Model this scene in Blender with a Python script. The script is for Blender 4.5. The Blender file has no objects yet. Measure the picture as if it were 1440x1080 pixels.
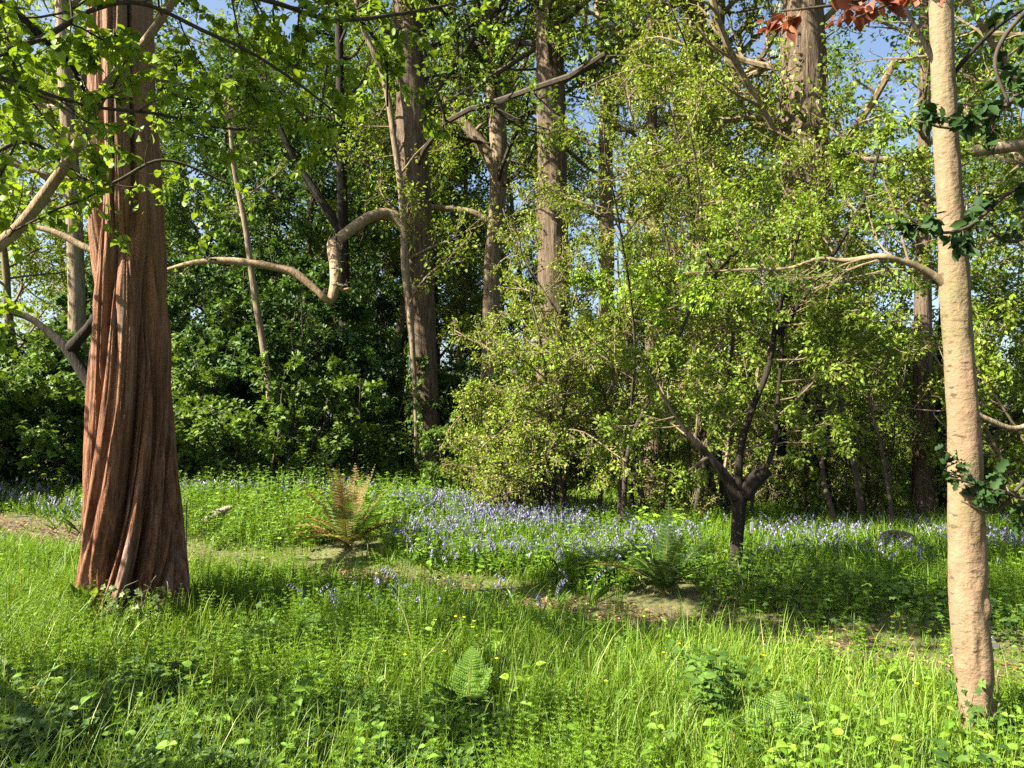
import bpy, math, random
import numpy as np
from mathutils import Matrix

SC = bpy.context.scene
COL = SC.collection
rng = np.random.default_rng(11)
R = math.radians

# ------------------------------------------------------------------ camera geometry
F = 1088.0
CAMZ = 1.6
PITCH = math.atan(60 / F)
cp, sp = math.cos(PITCH), math.sin(PITCH)


def P(px, py, Y):
    """world point that the photograph shows at (px,py), standing at distance Y"""
    a, b = (px - 720) / F, -(py - 540) / F
    dx, dy, dz = a, cp - b * sp, sp + b * cp
    t = Y / dy
    return np.array([dx * t, Y, CAMZ + dz * t])


def proj(p):
    p = np.atleast_2d(p)
    x, y, z = p[:, 0], p[:, 1], p[:, 2] - CAMZ
    d = y * cp + z * sp
    v = -y * sp + z * cp
    d = np.maximum(d, 1e-3)
    return 720 + F * x / d, 540 - F * v / d


def sstep(a, b, x):
    t = np.clip((x - a) / (b - a), 0, 1)
    return t * t * (3 - 2 * t)


# ------------------------------------------------------------------ noise
_perm = np.random.default_rng(3).random((256, 256))


def vnoise(x, y):
    x, y = np.asarray(x, float), np.asarray(y, float)
    xi, yi = np.floor(x).astype(int), np.floor(y).astype(int)
    fx, fy = x - xi, y - yi
    fx, fy = fx * fx * (3 - 2 * fx), fy * fy * (3 - 2 * fy)
    g = lambda i, j: _perm[i % 256, j % 256]
    return (g(xi, yi) * (1 - fx) + g(xi + 1, yi) * fx) * (1 - fy) + (g(xi, yi + 1) * (1 - fx) + g(xi + 1, yi + 1) * fx) * fy


def fbm(x, y, o=3):
    s, a, t = 0, 1.0, 0
    for k in range(o):
        s = s + a * vnoise(x * 2 ** k + 17.3 * k, y * 2 ** k + 5.1 * k)
        t += a
        a *= .5
    return s / t


def pnoise(th, z, n, zf, seed=0):
    """noise periodic in the angle th with n cells round"""
    u = th / (2 * math.pi) * n
    ui = np.floor(u).astype(int)
    fu = u - ui
    v = np.asarray(z * zf + seed * 7.7, float)
    vi = np.floor(v).astype(int)
    fv = v - vi
    fu, fv = fu * fu * (3 - 2 * fu), fv * fv * (3 - 2 * fv)
    g = lambda i, j: _perm[(i % n + seed * 31) % 256, j % 256]
    return (g(ui, vi) * (1 - fu) + g(ui + 1, vi) * fu) * (1 - fv) + (g(ui, vi + 1) * (1 - fu) + g(ui + 1, vi + 1) * fu) * fv


# ------------------------------------------------------------------ ground
def gz(x, y):
    x, y = np.asarray(x, float), np.asarray(y, float)
    s = .12 - .08 * sstep(-4.5, .5, x) - .05 * sstep(.5, 6.5, x)
    d = np.clip(y - 9.6, 0, None)
    d = 10 * (1 - np.exp(-d / 10.0)) * 1.25
    lump = (fbm(x * .55 + 40, y * .55 + 10, 3) - .5) * .22
    pd = path_d(x, y)
    bank = .10 * sstep(.45, 1.3, pd) * (1 - sstep(10, 14, y))
    return s * d + lump * sstep(.2, 1.2, pd) + bank - .10


PATH = np.array([(-14, 13.6), (-9.5, 12.2), (-6.5, 11.0), (-3.8, 9.55), (-2.1, 9.05), (-.55, 8.1), (.85, 6.95), (2.15, 6.2), (3.0, 5.62), (3.6, 5.15), (5.5, 4.2), (9, 3)])


def path_d(x, y):
    x, y = np.asarray(x, float), np.asarray(y, float)
    best = np.full(np.broadcast(x, y).shape, 1e9)
    for a, b in zip(PATH[:-1], PATH[1:]):
        d = b - a
        t = np.clip(((x - a[0]) * d[0] + (y - a[1]) * d[1]) / (d @ d), 0, 1)
        best = np.minimum(best, np.hypot(x - a[0] - t * d[0], y - a[1] - t * d[1]))
    return best * 1.22 + .28 * (fbm(x * 1.9 + 50, y * 1.9, 2) - .45)


def base_at(px, Y):
    x = (px - 720) / F * Y * 1.0
    return np.array([x, Y, float(gz(x, Y))])


def unproj_ground(px, py):
    Y = 6.0
    for _ in range(60):
        p = P(px, py, Y)
        e = p[2] - gz(p[0], p[1])
        Y = min(max(Y + e * 1.2 * Y / 1.6 * .5, 2), 60)
    p = P(px, py, Y)
    return np.array([p[0], p[1], float(gz(p[0], p[1]))])


# ------------------------------------------------------------------ mesh building
class Buf:
    def __init__(self):
        self.v, self.f, self.r, self.n = [], [], [], 0

    def add(self, v, f, mi=0, rnd=0.5):
        """v (N,3), f (M,k) int"""
        v = np.asarray(v, np.float32)
        self.v.append(v)
        self.f.append((np.asarray(f, np.int64) + self.n, mi))
        self.r.append(np.broadcast_to(np.asarray(rnd, np.float32), (len(v),)))
        self.n += len(v)

    def build(self, name, mats, parent=None, base=(0, 0, 0), smooth=True):
        me = bpy.data.meshes.new(name)
        base = np.asarray(base, np.float32)
        V = np.concatenate(self.v) - base
        loops = np.concatenate([f.ravel() for f, _ in self.f]).astype(np.int32)
        tot = np.concatenate([np.full(len(f), f.shape[1], np.int32) for f, _ in self.f])
        mi = np.concatenate([np.full(len(f), m, np.int32) for f, m in self.f])
        st = np.concatenate([[0], np.cumsum(tot)[:-1]]).astype(np.int32)
        me.vertices.add(len(V)); me.loops.add(len(loops)); me.polygons.add(len(tot))
        me.vertices.foreach_set('co', V.astype(np.float32).ravel())
        me.loops.foreach_set('vertex_index', loops)
        me.polygons.foreach_set('loop_start', st)
        me.polygons.foreach_set('loop_total', tot)
        me.polygons.foreach_set('material_index', mi)
        me.polygons.foreach_set('use_smooth', np.full(len(tot), smooth))
        at = me.attributes.new('rnd', 'FLOAT', 'POINT')
        at.data.foreach_set('value', np.concatenate(self.r).astype(np.float32))
        for m in (mats if isinstance(mats, (list, tuple)) else [mats]):
            me.materials.append(m)
        me.update(calc_edges=True)
        o = bpy.data.objects.new(name, me)
        COL.objects.link(o)
        if parent is not None:
            o.parent = parent
        else:
            o.location = [float(c) for c in base]
        return o


def tag(o, label=None, cat=None, group=None, kind=None):
    for k, v in (('label', label), ('category', cat), ('group', group), ('kind', kind)):
        if v:
            o[k] = v
    return o


def empty(name, base, label, cat, group=None):
    o = bpy.data.objects.new(name, None)
    o.empty_display_size = .2
    COL.objects.link(o)
    o.location = [float(c) for c in base]
    return tag(o, label, cat, group)


def copy_tree(o, loc, rz=0, sc=1, label=None, parent=None):
    c = o.copy()
    COL.objects.link(c)
    if parent is not None:
        c.parent = parent
    else:
        c.location = [float(q) for q in loc]
        c.rotation_euler = (0, 0, rz)
        c.scale = (sc, sc, sc) if np.isscalar(sc) else sc
        if label:
            c['label'] = label
    for ch in o.children:
        copy_tree(ch, None, parent=c)
    return c


def nrm(a):
    return a / np.maximum(np.linalg.norm(a, axis=-1, keepdims=True), 1e-9)


# tubes: pts (M,S,3) rad (M,S)
def tubes(buf, pts, rad, K=6, mi=0, rnd=.5, disp=None, cap=True):
    pts, rad = np.asarray(pts, float), np.asarray(rad, float)
    if pts.ndim == 2:
        pts, rad = pts[None], rad[None]
    M, S, _ = pts.shape
    if M == 0:
        return
    T = np.gradient(pts, axis=1)
    T = nrm(T)
    ref = np.where(np.abs(T[:, :1, 2:3]) > .8, np.array([1., 0, 0]), np.array([0, 0, 1.]))[:, 0]
    u = nrm(np.cross(T[:, 0], ref))
    U = np.zeros_like(pts)
    for s in range(S):
        u = nrm(u - (u * T[:, s]).sum(-1, keepdims=True) * T[:, s])
        U[:, s] = u
    W = np.cross(T, U)
    th = np.arange(K) / K * 2 * math.pi
    rr = np.broadcast_to(rad[:, :, None], (M, S, K))
    if disp is not None:
        rr = rr * disp(th[None, None, :], pts[:, :, None, 2], rr)
    V = pts[:, :, None] + rr[..., None] * (np.cos(th)[None, None, :, None] * U[:, :, None] + np.sin(th)[None, None, :, None] * W[:, :, None])
    idx = np.arange(M * S * K).reshape(M, S, K)
    a, b = idx[:, :-1], idx[:, 1:]
    f = np.stack([a, np.roll(a, -1, 2), np.roll(b, -1, 2), b], -1).reshape(-1, 4)
    r = np.broadcast_to(np.asarray(rnd, float).reshape(-1, 1, 1) if np.ndim(rnd) else rnd, (M, S, K)).ravel()
    n0 = buf.n
    buf.add(V.reshape(-1, 3), f, mi, r)
    if cap and K >= 5:
        buf.f.append((idx[:, -1].reshape(-1, K) + n0, mi))


def resample(p, n, smooth=True):
    """Catmull-Rom through rows of p (any columns)"""
    p = np.asarray(p, float)
    if len(p) == 2:
        t = np.linspace(0, 1, n)[:, None]
        return p[0] * (1 - t) + p[1] * t
    q = np.vstack([2 * p[0] - p[1], p, 2 * p[-1] - p[-2]])
    L = np.linalg.norm(np.diff(p[:, :3], axis=0), axis=1)
    c = np.concatenate([[0], np.cumsum(L)])
    out = []
    for s in np.linspace(0, c[-1], n):
        i = min(np.searchsorted(c, s, side='right') - 1, len(p) - 2)
        t = (s - c[i]) / max(L[i], 1e-9)
        a, b, d, e = q[i], q[i + 1], q[i + 2], q[i + 3]
        out.append(.5 * (2 * b + (d - a) * t + (2 * a - 5 * b + 4 * d - e) * t * t + (3 * b - a - 3 * d + e) * t ** 3))
    return np.array(out)


# leaf templates (u along, v across, w up) + faces
def tmpl(verts, faces):
    return np.array(verts, float), [np.array(f) for f in faces]


DIAMOND = tmpl([(0, 0, 0), (.45, -.3, .09), (1, 0, -.05), (.45, .3, .09)], [[[0, 1, 2], [0, 2, 3]]])
OVATE = tmpl([(0, 0, 0), (.28, -.3, .08), (.68, -.24, .05), (1, 0, -.1), (.68, .24, .05), (.28, .3, .08)], [[[0, 1, 2, 3], [0, 3, 4, 5]]])
HEART = tmpl([(0, 0, 0), (-.06, -.2, .03), (.12, -.4, .09), (.42, -.42, .10), (.72, -.24, .03), (1, 0, -.14), (.72, .24, .03), (.42, .42, .10), (.12, .4, .09), (-.06, .2, .03), (.42, 0, 0), (.72, 0, -.05)],
             [[[0, 1, 2], [0, 10, 11], [0, 8, 9]][:1] + [[0, 8, 9]], [[0, 2, 3, 10], [10, 3, 4, 11], [11, 4, 5, 6], [10, 11, 6, 7], [0, 10, 7, 8]]])
LANCE = tmpl([(0, 0, 0), (.3, -.1, .03), (.7, -.08, .0), (1, 0, -.12), (.7, .08, .0), (.3, .1, .03)], [[[0, 1, 2, 3], [0, 3, 4, 5]]])
IVY = tmpl([(0, 0, 0), (-.02, -.36, -.02), (.3, -.22, .05), (.42, -.5, 0), (.62, -.2, .04), (1, 0, -.06), (.62, .2, .04), (.42, .5, 0), (.3, .22, .05), (-.02, .36, -.02), (.35, 0, .0)],
           [[[0, 1, 2, 10], [10, 2, 3, 4], [10, 4, 5, 6], [10, 6, 7, 8], [10, 8, 9, 0]]])
HOLLY = tmpl([(0, 0, 0), (.1, -.3, .12), (.2, -.16, .0), (.4, -.4, .14), (.52, -.2, .0), (.75, -.3, .1), (1, 0, -.08), (.75, .3, .1), (.52, .2, 0), (.4, .4, .14), (.2, .16, 0), (.1, .3, .12), (.45, 0, -.02)],
             [[[0, 1, 2, 12], [12, 2, 3, 4], [12, 4, 5, 6], [12, 6, 7, 8], [12, 8, 9, 10], [12, 10, 11, 0]]])
SYC = tmpl([(0, 0, 0), (-.12, -.34, 0), (.16, -.26, .04), (.3, -.58, -.02), (.44, -.2, .04), (.7, -.22, .02), (1, 0, -.08), (.7, .22, .02), (.44, .2, .04), (.3, .58, -.02), (.16, .26, .04), (-.12, .34, 0), (.3, 0, 0)],
           [[[0, 1, 2, 12], [12, 2, 3, 4], [12, 4, 5, 6], [12, 6, 7, 8], [12, 8, 9, 10], [12, 10, 11, 0]]])


def leaves(buf, pos, axis, normal, size, T=OVATE, mi=0, rnd=None, wid=1.0):
    tv, tf = T
    n = len(pos)
    if n == 0:
        return
    a = nrm(axis)
    nn = nrm(normal - (normal * a).sum(-1, keepdims=True) * a)
    b = np.cross(nn, a)
    size = np.broadcast_to(np.asarray(size, float), (n,))[:, None, None]
    wid = np.broadcast_to(np.asarray(wid, float), (n,))[:, None, None]
    V = pos[:, None] + size * (tv[None, :, 0:1] * a[:, None] + wid * tv[None, :, 1:2] * b[:, None] + tv[None, :, 2:3] * nn[:, None])
    if rnd is None:
        rnd = rng.random(n)
    k = len(tv)
    off = (np.arange(n) * k)[:, None, None]
    n0 = buf.n
    first = True
    for f in tf:
        ff = (off + f[None]).reshape(-1, f.shape[1])
        if first:
            buf.add(V.reshape(-1, 3), ff, mi, np.repeat(rnd, k))
            first = False
        else:
            buf.f.append((ff + n0, mi))


def rdir(n):
    return nrm(rng.normal(size=(n, 3)))


# ------------------------------------------------------------------ branch growth
def grow(st, d, ln, S, wob=.15, trop=0.0):
    M = len(st)
    pts = np.zeros((M, S + 1, 3))
    pts[:, 0] = st
    d = nrm(d)
    for s in range(S):
        d = nrm(d + wob * rng.normal(size=(M, 3)) + np.array([0, 0, 1.]) * trop)
        pts[:, s + 1] = pts[:, s] + d * (np.asarray(ln)[:, None] / S)
    return pts


def spawn(pts, rad, n, t0, t1, ang, lenf, radf, S, wob, trop, plen, flat=0.0):
    """n children on every row of pts"""
    M, S0, _ = pts.shape
    par = np.repeat(np.arange(M), n)
    t = (t0 + (t1 - t0) * (np.tile((np.arange(n) + .5) / n, M) + rng.uniform(-.5, .5, M * n) / n)) * (S0 - 1)
    i = np.clip(t.astype(int), 0, S0 - 2)
    fr = (t - i)[:, None]
    p = pts[par, i] * (1 - fr) + pts[par, i + 1] * fr
    tg = nrm(pts[par, i + 1] - pts[par, i])
    r = rad[par, i] * (1 - fr[:, 0]) + rad[par, i + 1] * fr[:, 0]
    q = rng.normal(size=(M * n, 3))
    q[:, 2] *= (1 - flat)
    q = nrm(q - (q * tg).sum(-1, keepdims=True) * tg)
    an = R(ang) * rng.uniform(.75, 1.25, M * n)
    d = tg * np.cos(an)[:, None] + q * np.sin(an)[:, None]
    ln = plen[par] * lenf * rng.uniform(.6, 1.25, M * n) * (1 - .45 * t / (S0 - 1))
    c = grow(p, d, ln, S, wob, trop)
    r0 = np.minimum(r * radf, r * .9)
    return c, r0[:, None] * np.linspace(1, .3, S + 1)[None], ln


def twig_leaves(buf, pts, n, size, T, mi, t0=.15, spread=.05, up=.8, droop=.2, clump=None, szvar=.5, light=(-.5, -.35, .6)):
    M, S0, _ = pts.shape
    par = rng.integers(0, M, n)
    q = (np.floor(rng.random(n) * 5) + 1) / 5
    t = (t0 + (1 - t0) * np.clip(q + rng.normal(0, .025, n), 0, .999)) * (S0 - 1)
    i = np.clip(t.astype(int), 0, S0 - 2)
    fr = (t - i)[:, None]
    p = pts[par, i] * (1 - fr) + pts[par, i + 1] * fr
    tg = nrm(pts[par, i + 1] - pts[par, i])
    p = p + rng.normal(size=(n, 3)) * spread
    ax = nrm(tg * .5 + rdir(n) * .9 - np.array([0, 0, droop]))
    no = nrm(np.array([0, 0, up]) + np.array(light) * .5 + rdir(n) * .75)
    cl = rng.random(M)[par]
    leaves(buf, p, ax, no, size * rng.uniform(1 - szvar, 1 + szvar, n), T, mi, np.clip(.5 * cl + .5 * rng.random(n), 0, .999))


def make_crown(axis, arad, n1, L1, t0, t1, n2, n3, nleaf, lsize, ang1=62, T=OVATE, trop1=.04, lf2=.45, lf3=.4, rad1=.42, wob=.16, trop3=0.0, spread=.06, buf=None, taper=.5, thin=1.0, flat=.3, minr=.006, droop=.2, keep=None, rmax=.06):
    """woody branches (material 0) and leaves (material 1) round an axis polyline"""
    b = buf or Buf()
    ax, ar = axis[None], arad[None]
    c1, r1, l1 = spawn(ax, ar, n1, t0, t1, ang1, 1.0, rad1, 7, wob * .8, trop1, np.array([L1]))
    if keep is not None:
        m = keep(c1)
        c1, r1, l1 = c1[m], r1[m], l1[m]
    r1 = np.clip(r1, minr, rmax)
    c2, r2, l2 = spawn(c1, r1, n2, .2, 1, 50, lf2, .6, 5, wob, trop1 * .5, l1, flat)
    r2 = np.maximum(r2 * thin, minr * .7)
    c3, r3, l3 = spawn(c2, r2, n3, .15, 1, 50, lf3, .6, 4, wob, trop3, l2, flat)
    r3 = np.maximum(r3 * thin, minr * .5)
    tubes(b, c1, r1, 6, 0)
    tubes(b, c2, r2, 4, 0, cap=False)
    tubes(b, c3, r3, 3, 0, cap=False)
    # twigs reaching beyond the leaves
    k = int(nleaf * .8)
    twig_leaves(b, c3, k, lsize, T, 1, .1, spread, droop=droop)
    twig_leaves(b, c2, nleaf - k, lsize, T, 1, .4, spread, droop=droop)
    return b


# ------------------------------------------------------------------ materials
def mat(name):
    m = bpy.data.materials.new(name)
    m.use_nodes = True
    nt = m.node_tree
    nt.nodes.clear()
    out = nt.nodes.new('ShaderNodeOutputMaterial')
    return m, nt, out


def N(nt, t, **kw):
    n = nt.nodes.new(t)
    for k, v in kw.items():
        if k in n.inputs.keys():
            n.inputs[k].default_value = v
        else:
            setattr(n, k, v)
    return n


def ramp(nt, fac, stops, interp='LINEAR'):
    n = nt.nodes.new('ShaderNodeValToRGB')
    cr = n.color_ramp
    cr.interpolation = interp
    while len(cr.elements) < len(stops):
        cr.elements.new(.5)
    for e, (p, c) in zip(cr.elements, stops):
        e.position = p
        e.color = (*c, 1)
    nt.links.new(fac, n.inputs['Fac'])
    return n


def leaf_mat(name, stops, trans=.32, rough=.5, spec=.2, tcol=(1.25, 1.15, .45)):
    m, nt, out = mat(name)
    at = N(nt, 'ShaderNodeAttribute', attribute_name='rnd')
    rp = ramp(nt, at.outputs['Fac'], stops)
    bs = N(nt, 'ShaderNodeBsdfPrincipled', Roughness=rough)
    bs.inputs['Specular IOR Level'].default_value = spec
    nt.links.new(rp.outputs['Color'], bs.inputs['Base Color'])
    tr = N(nt, 'ShaderNodeBsdfTranslucent')
    mx = N(nt, 'ShaderNodeMix', data_type='RGBA', blend_type='MULTIPLY')
    mx.inputs[0].default_value = 1
    nt.links.new(rp.outputs['Color'], mx.inputs[6])
    mx.inputs[7].default_value = (*tcol, 1)
    nt.links.new(mx.outputs[2], tr.inputs['Color'])
    ms = N(nt, 'ShaderNodeMixShader')
    ms.inputs[0].default_value = trans
    nt.links.new(bs.outputs[0], ms.inputs[1])
    nt.links.new(tr.outputs[0], ms.inputs[2])
    nt.links.new(ms.outputs[0], out.inputs['Surface'])
    return m


def bark_mat(name, stops, sxy=14, sz=1.6, bump=.4, fine=60, rough=.9, moss=None, dist=.02, finez=None, top=None, marks=None):
    m, nt, out = mat(name)
    tc = N(nt, 'ShaderNodeTexCoord')
    mp = N(nt, 'ShaderNodeMapping')
    mp.inputs['Scale'].default_value = (sxy, sxy, sz)
    nt.links.new(tc.outputs['Object'], mp.inputs['Vector'])
    n1 = N(nt, 'ShaderNodeTexNoise', Scale=1.0, Detail=6.0, Roughness=.62)
    nt.links.new(mp.outputs[0], n1.inputs['Vector'])
    mp2 = N(nt, 'ShaderNodeMapping')
    mp2.inputs['Scale'].default_value = (fine, fine, finez or fine * .18)
    nt.links.new(tc.outputs['Object'], mp2.inputs['Vector'])
    n2 = N(nt, 'ShaderNodeTexNoise', Scale=1.0, Detail=4.0, Roughness=.6)
    nt.links.new(mp2.outputs[0], n2.inputs['Vector'])
    mx = N(nt, 'ShaderNodeMath', operation='MULTIPLY_ADD')
    nt.links.new(n2.outputs['Fac'], mx.inputs[0])
    mx.inputs[1].default_value = .45
    sub = N(nt, 'ShaderNodeMath', operation='MULTIPLY_ADD')
    nt.links.new(n1.outputs['Fac'], sub.inputs[0])
    sub.inputs[1].default_value = 1.1
    sub.inputs[2].default_value = -.28
    nt.links.new(sub.outputs[0], mx.inputs[2])
    rp = ramp(nt, mx.outputs[0], stops)
    col = rp.outputs['Color']
    if moss:
        n3 = N(nt, 'ShaderNodeTexNoise', Scale=1.7, Detail=5.0, Roughness=.7)
        nt.links.new(tc.outputs['Object'], n3.inputs['Vector'])
        r3 = ramp(nt, n3.outputs['Fac'], [(.5, (0, 0, 0)), (.62, (1, 1, 1))])
        mm = N(nt, 'ShaderNodeMix', data_type='RGBA')
        k = N(nt, 'ShaderNodeMath', operation='MULTIPLY')
        nt.links.new(r3.outputs['Color'], k.inputs[0])
        k.inputs[1].default_value = moss[1]
        nt.links.new(k.outputs[0], mm.inputs[0])
        nt.links.new(col, mm.inputs[6])
        mm.inputs[7].default_value = (*moss[0], 1)
        col = mm.outputs[2]
    if marks:    # dark bark scars, wider than tall
        mpm = N(nt, 'ShaderNodeMapping')
        mpm.inputs['Scale'].default_value = marks[1]
        nt.links.new(tc.outputs['Object'], mpm.inputs['Vector'])
        nm = N(nt, 'ShaderNodeTexNoise', Scale=1.0, Detail=3.0, Roughness=.55)
        nt.links.new(mpm.outputs[0], nm.inputs['Vector'])
        rm = ramp(nt, nm.outputs['Fac'], [(.60, (0, 0, 0)), (.68, (1, 1, 1))])
        mk = N(nt, 'ShaderNodeMix', data_type='RGBA')
        km = N(nt, 'ShaderNodeMath', operation='MULTIPLY')
        nt.links.new(rm.outputs['Color'], km.inputs[0])
        km.inputs[1].default_value = marks[2]
        nt.links.new(km.outputs[0], mk.inputs[0])
        nt.links.new(col, mk.inputs[6])
        mk.inputs[7].default_value = (*marks[0], 1)
        col = mk.outputs[2]
    if top:      # weathered paler bark higher on the stem
        sx_ = N(nt, 'ShaderNodeSeparateXYZ')
        nt.links.new(tc.outputs['Object'], sx_.inputs[0])
        mr = N(nt, 'ShaderNodeMapRange')
        mr.inputs['From Min'].default_value, mr.inputs['From Max'].default_value, mr.inputs['To Max'].default_value = top[1], top[2], top[3]
        nt.links.new(sx_.outputs['Z'], mr.inputs['Value'])
        mt = N(nt, 'ShaderNodeMix', data_type='RGBA')
        nt.links.new(mr.outputs[0], mt.inputs[0])
        nt.links.new(col, mt.inputs[6])
        mt.inputs[7].default_value = (*top[0], 1)
        col = mt.outputs[2]
    bs = N(nt, 'ShaderNodeBsdfPrincipled', Roughness=rough)
    bs.inputs['Specular IOR Level'].default_value = .2
    nt.links.new(col, bs.inputs['Base Color'])
    bp = N(nt, 'ShaderNodeBump', Strength=bump, Distance=dist)
    nt.links.new(mx.outputs[0], bp.inputs['Height'])
    nt.links.new(bp.outputs[0], bs.inputs['Normal'])
    nt.links.new(bs.outputs[0], out.inputs['Surface'])
    return m


def plain_mat(name, col, rough=.6, metal=0.0, noise=.25, scale=12):
    m, nt, out = mat(name)
    tc = N(nt, 'ShaderNodeTexCoord')
    n1 = N(nt, 'ShaderNodeTexNoise', Scale=float(scale), Detail=4.0)
    nt.links.new(tc.outputs['Object'], n1.inputs['Vector'])
    c = np.array(col)
    rp = ramp(nt, n1.outputs['Fac'], [(.3, tuple(c * (1 - noise))), (.7, tuple(np.minimum(c * (1 + noise), 1)))])
    bs = N(nt, 'ShaderNodeBsdfPrincipled', Roughness=rough, Metallic=metal)
    nt.links.new(rp.outputs['Color'], bs.inputs['Base Color'])
    nt.links.new(bs.outputs[0], out.inputs['Surface'])
    return m


M = {}
M['conifer_bark'] = bark_mat('conifer_bark', [(.24, (.034, .014, .008)), (.44, (.125, .052, .027)), (.62, (.225, .108, .062)), (.85, (.32, .195, .13))], 26, .9, 1.0, 120, dist=.02, top=((.24, .16, .115), 1.2, 6, .6), marks=((.20, .155, .125), (8, 8, 1.6), .55))
M['pale_bark'] = bark_mat('pale_bark', [(.14, (.06, .042, .024)), (.36, (.145, .099, .06)), (.7, (.185, .13, .082)), (.95, (.24, .185, .125))], 8, 8, .8, 45, moss=((.10, .10, .045), .7), dist=.02, finez=60, top=((.15, .13, .08), 1.9, 4.2, .75), marks=((.05, .036, .022), (14, 14, 40), .85))
M['oak_bark'] = bark_mat('oak_bark', [(.25, (.026, .019, .013)), (.5, (.092, .067, .046)), (.8, (.175, .135, .096))], 20, 1.6, 1.0, 60, dist=.04)
M['grey_bark'] = bark_mat('grey_bark', [(.25, (.06, .047, .033)), (.5, (.16, .122, .085)), (.8, (.27, .215, .16))], 16, 1.8, .9, 50, moss=((.16, .15, .06), .4), dist=.03)
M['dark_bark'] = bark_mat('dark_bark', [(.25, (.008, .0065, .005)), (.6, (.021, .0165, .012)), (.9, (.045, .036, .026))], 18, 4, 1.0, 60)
M['limb_bark'] = bark_mat('limb_bark', [(.2, (.09, .062, .04)), (.5, (.215, .155, .095)), (.9, (.32, .25, .165))], 14, 7, 1.0, 50, moss=((.14, .13, .05), .5))
M['twig_bark'] = bark_mat('twig_bark', [(.2, (.06, .05, .03)), (.6, (.16, .125, .075)), (.9, (.28, .225, .14))], 20, 8, .3, 40)
M['dark_twig'] = bark_mat('dark_twig', [(.2, (.02, .016, .012)), (.6, (.055, .045, .033)), (.9, (.11, .09, .06))], 20, 8, .3, 40)

M['lime_leaf'] = leaf_mat('lime_leaf', [(0, (.08, .15, .013)), (.5, (.145, .235, .018)), (1, (.21, .31, .03))], .42)
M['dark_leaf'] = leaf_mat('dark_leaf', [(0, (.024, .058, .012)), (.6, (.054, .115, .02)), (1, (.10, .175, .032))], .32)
M['mid_leaf'] = leaf_mat('mid_leaf', [(0, (.035, .08, .012)), (.5, (.08, .145, .018)), (1, (.135, .21, .028))], .35)
M['light_leaf'] = leaf_mat('light_leaf', [(0, (.08, .14, .014)), (.5, (.15, .225, .02)), (1, (.22, .30, .035))], .38)
M['olive_leaf'] = leaf_mat('olive_leaf', [(0, (.065, .11, .012)), (.45, (.135, .20, .019)), (.85, (.215, .285, .034)), (.95, (.27, .27, .06)), (.985, (.42, .4, .25)), (1, (.5, .48, .36))], .35)
M['haw_leaf'] = leaf_mat('haw_leaf', [(0, (.055, .10, .012)), (.5, (.12, .19, .018)), (.9, (.20, .27, .035)), (.97, (.3, .27, .10)), (1, (.5, .48, .36))], .35)
M['fresh_leaf'] = leaf_mat('fresh_leaf', [(0, (.14, .26, .02)), (1, (.26, .40, .04))], .4)
M['copper_leaf'] = leaf_mat('copper_leaf', [(0, (.09, .025, .02)), (.6, (.17, .06, .035)), (1, (.3, .15, .08))], .3, tcol=(1.3, .7, .4))
M['holly_leaf'] = leaf_mat('holly_leaf', [(0, (.010, .026, .008)), (1, (.028, .06, .014))], .06, .6, .1)
M['ivy_leaf'] = leaf_mat('ivy_leaf', [(0, (.018, .045, .010)), (.6, (.042, .085, .016)), (1, (.09, .15, .03))], .2, .55, .12)
M['pale_ivy'] = leaf_mat('pale_ivy', [(0, (.06, .11, .03)), (.6, (.16, .22, .08)), (1, (.34, .38, .2))], .25, .45, .2)
M['grass'] = leaf_mat('grass', [(0, (.042, .10, .008)), (.5, (.105, .195, .012)), (.9, (.165, .245, .025)), (1, (.32, .30, .11))], .35, .5, .3)
M['herb'] = leaf_mat('herb', [(0, (.05, .12, .008)), (.5, (.12, .225, .013)), (1, (.20, .30, .028))], .38, .5, .25)
M['broad'] = leaf_mat('broad', [(0, (.055, .125, .016)), (.5, (.12, .225, .025)), (1, (.2, .30, .035))], .35, .5, .2)
M['bell_leaf'] = leaf_mat('bell_leaf', [(0, (.05, .12, .018)), (1, (.13, .24, .035))], .3, .35, .4)
M['bell'] = leaf_mat('bell', [(0, (.155, .138, .275)), (.6, (.27, .24, .43)), (1, (.38, .345, .54))], .3, .6, .1, (1, 1, 1.1))
M['fern_green'] = leaf_mat('fern_green', [(0, (.05, .12, .015)), (1, (.13, .23, .03))], .35)
M['fern_shaded'] = leaf_mat('fern_shaded', [(0, (.022, .055, .010)), (1, (.06, .115, .018))], .25)  # fern green with the shade by the forked tree put into it
M['fern_rust'] = leaf_mat('fern_rust', [(0, (.12, .065, .025)), (.5, (.20, .13, .05)), (1, (.28, .20, .09))], .3, tcol=(1.1, .8, .5))
M['fern_mixed'] = leaf_mat('fern_mixed', [(0, (.09, .11, .02)), (1, (.20, .18, .05))], .3)
M['nettle_leaf'] = leaf_mat('nettle_leaf', [(0, (.03, .075, .014)), (1, (.085, .16, .025))], .3)
M['litter'] = leaf_mat('litter', [(0, (.06, .03, .015)), (.5, (.16, .085, .04)), (.85, (.3, .19, .10)), (1, (.42, .32, .2))], .1, .7, .2)
M['yellow'] = leaf_mat('yellow', [(0, (.7, .5, .02)), (1, (.8, .65, .03))], .2)
M['moss'] = leaf_mat('moss', [(0, (.07, .11, .012)), (.6, (.16, .20, .02)), (1, (.28, .27, .06))], .25, .7, .1)
M['rubber'] = plain_mat('rubber', (.006, .006, .006), .95)
M['rubber'].node_tree.nodes['Principled BSDF'].inputs['Specular IOR Level'].default_value = .08
M['steel'] = plain_mat('dark_steel', (.03, .028, .026), .55, .3)
M['tag'] = plain_mat('white_plastic', (.75, .75, .72), .45, 0, .06)
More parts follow.
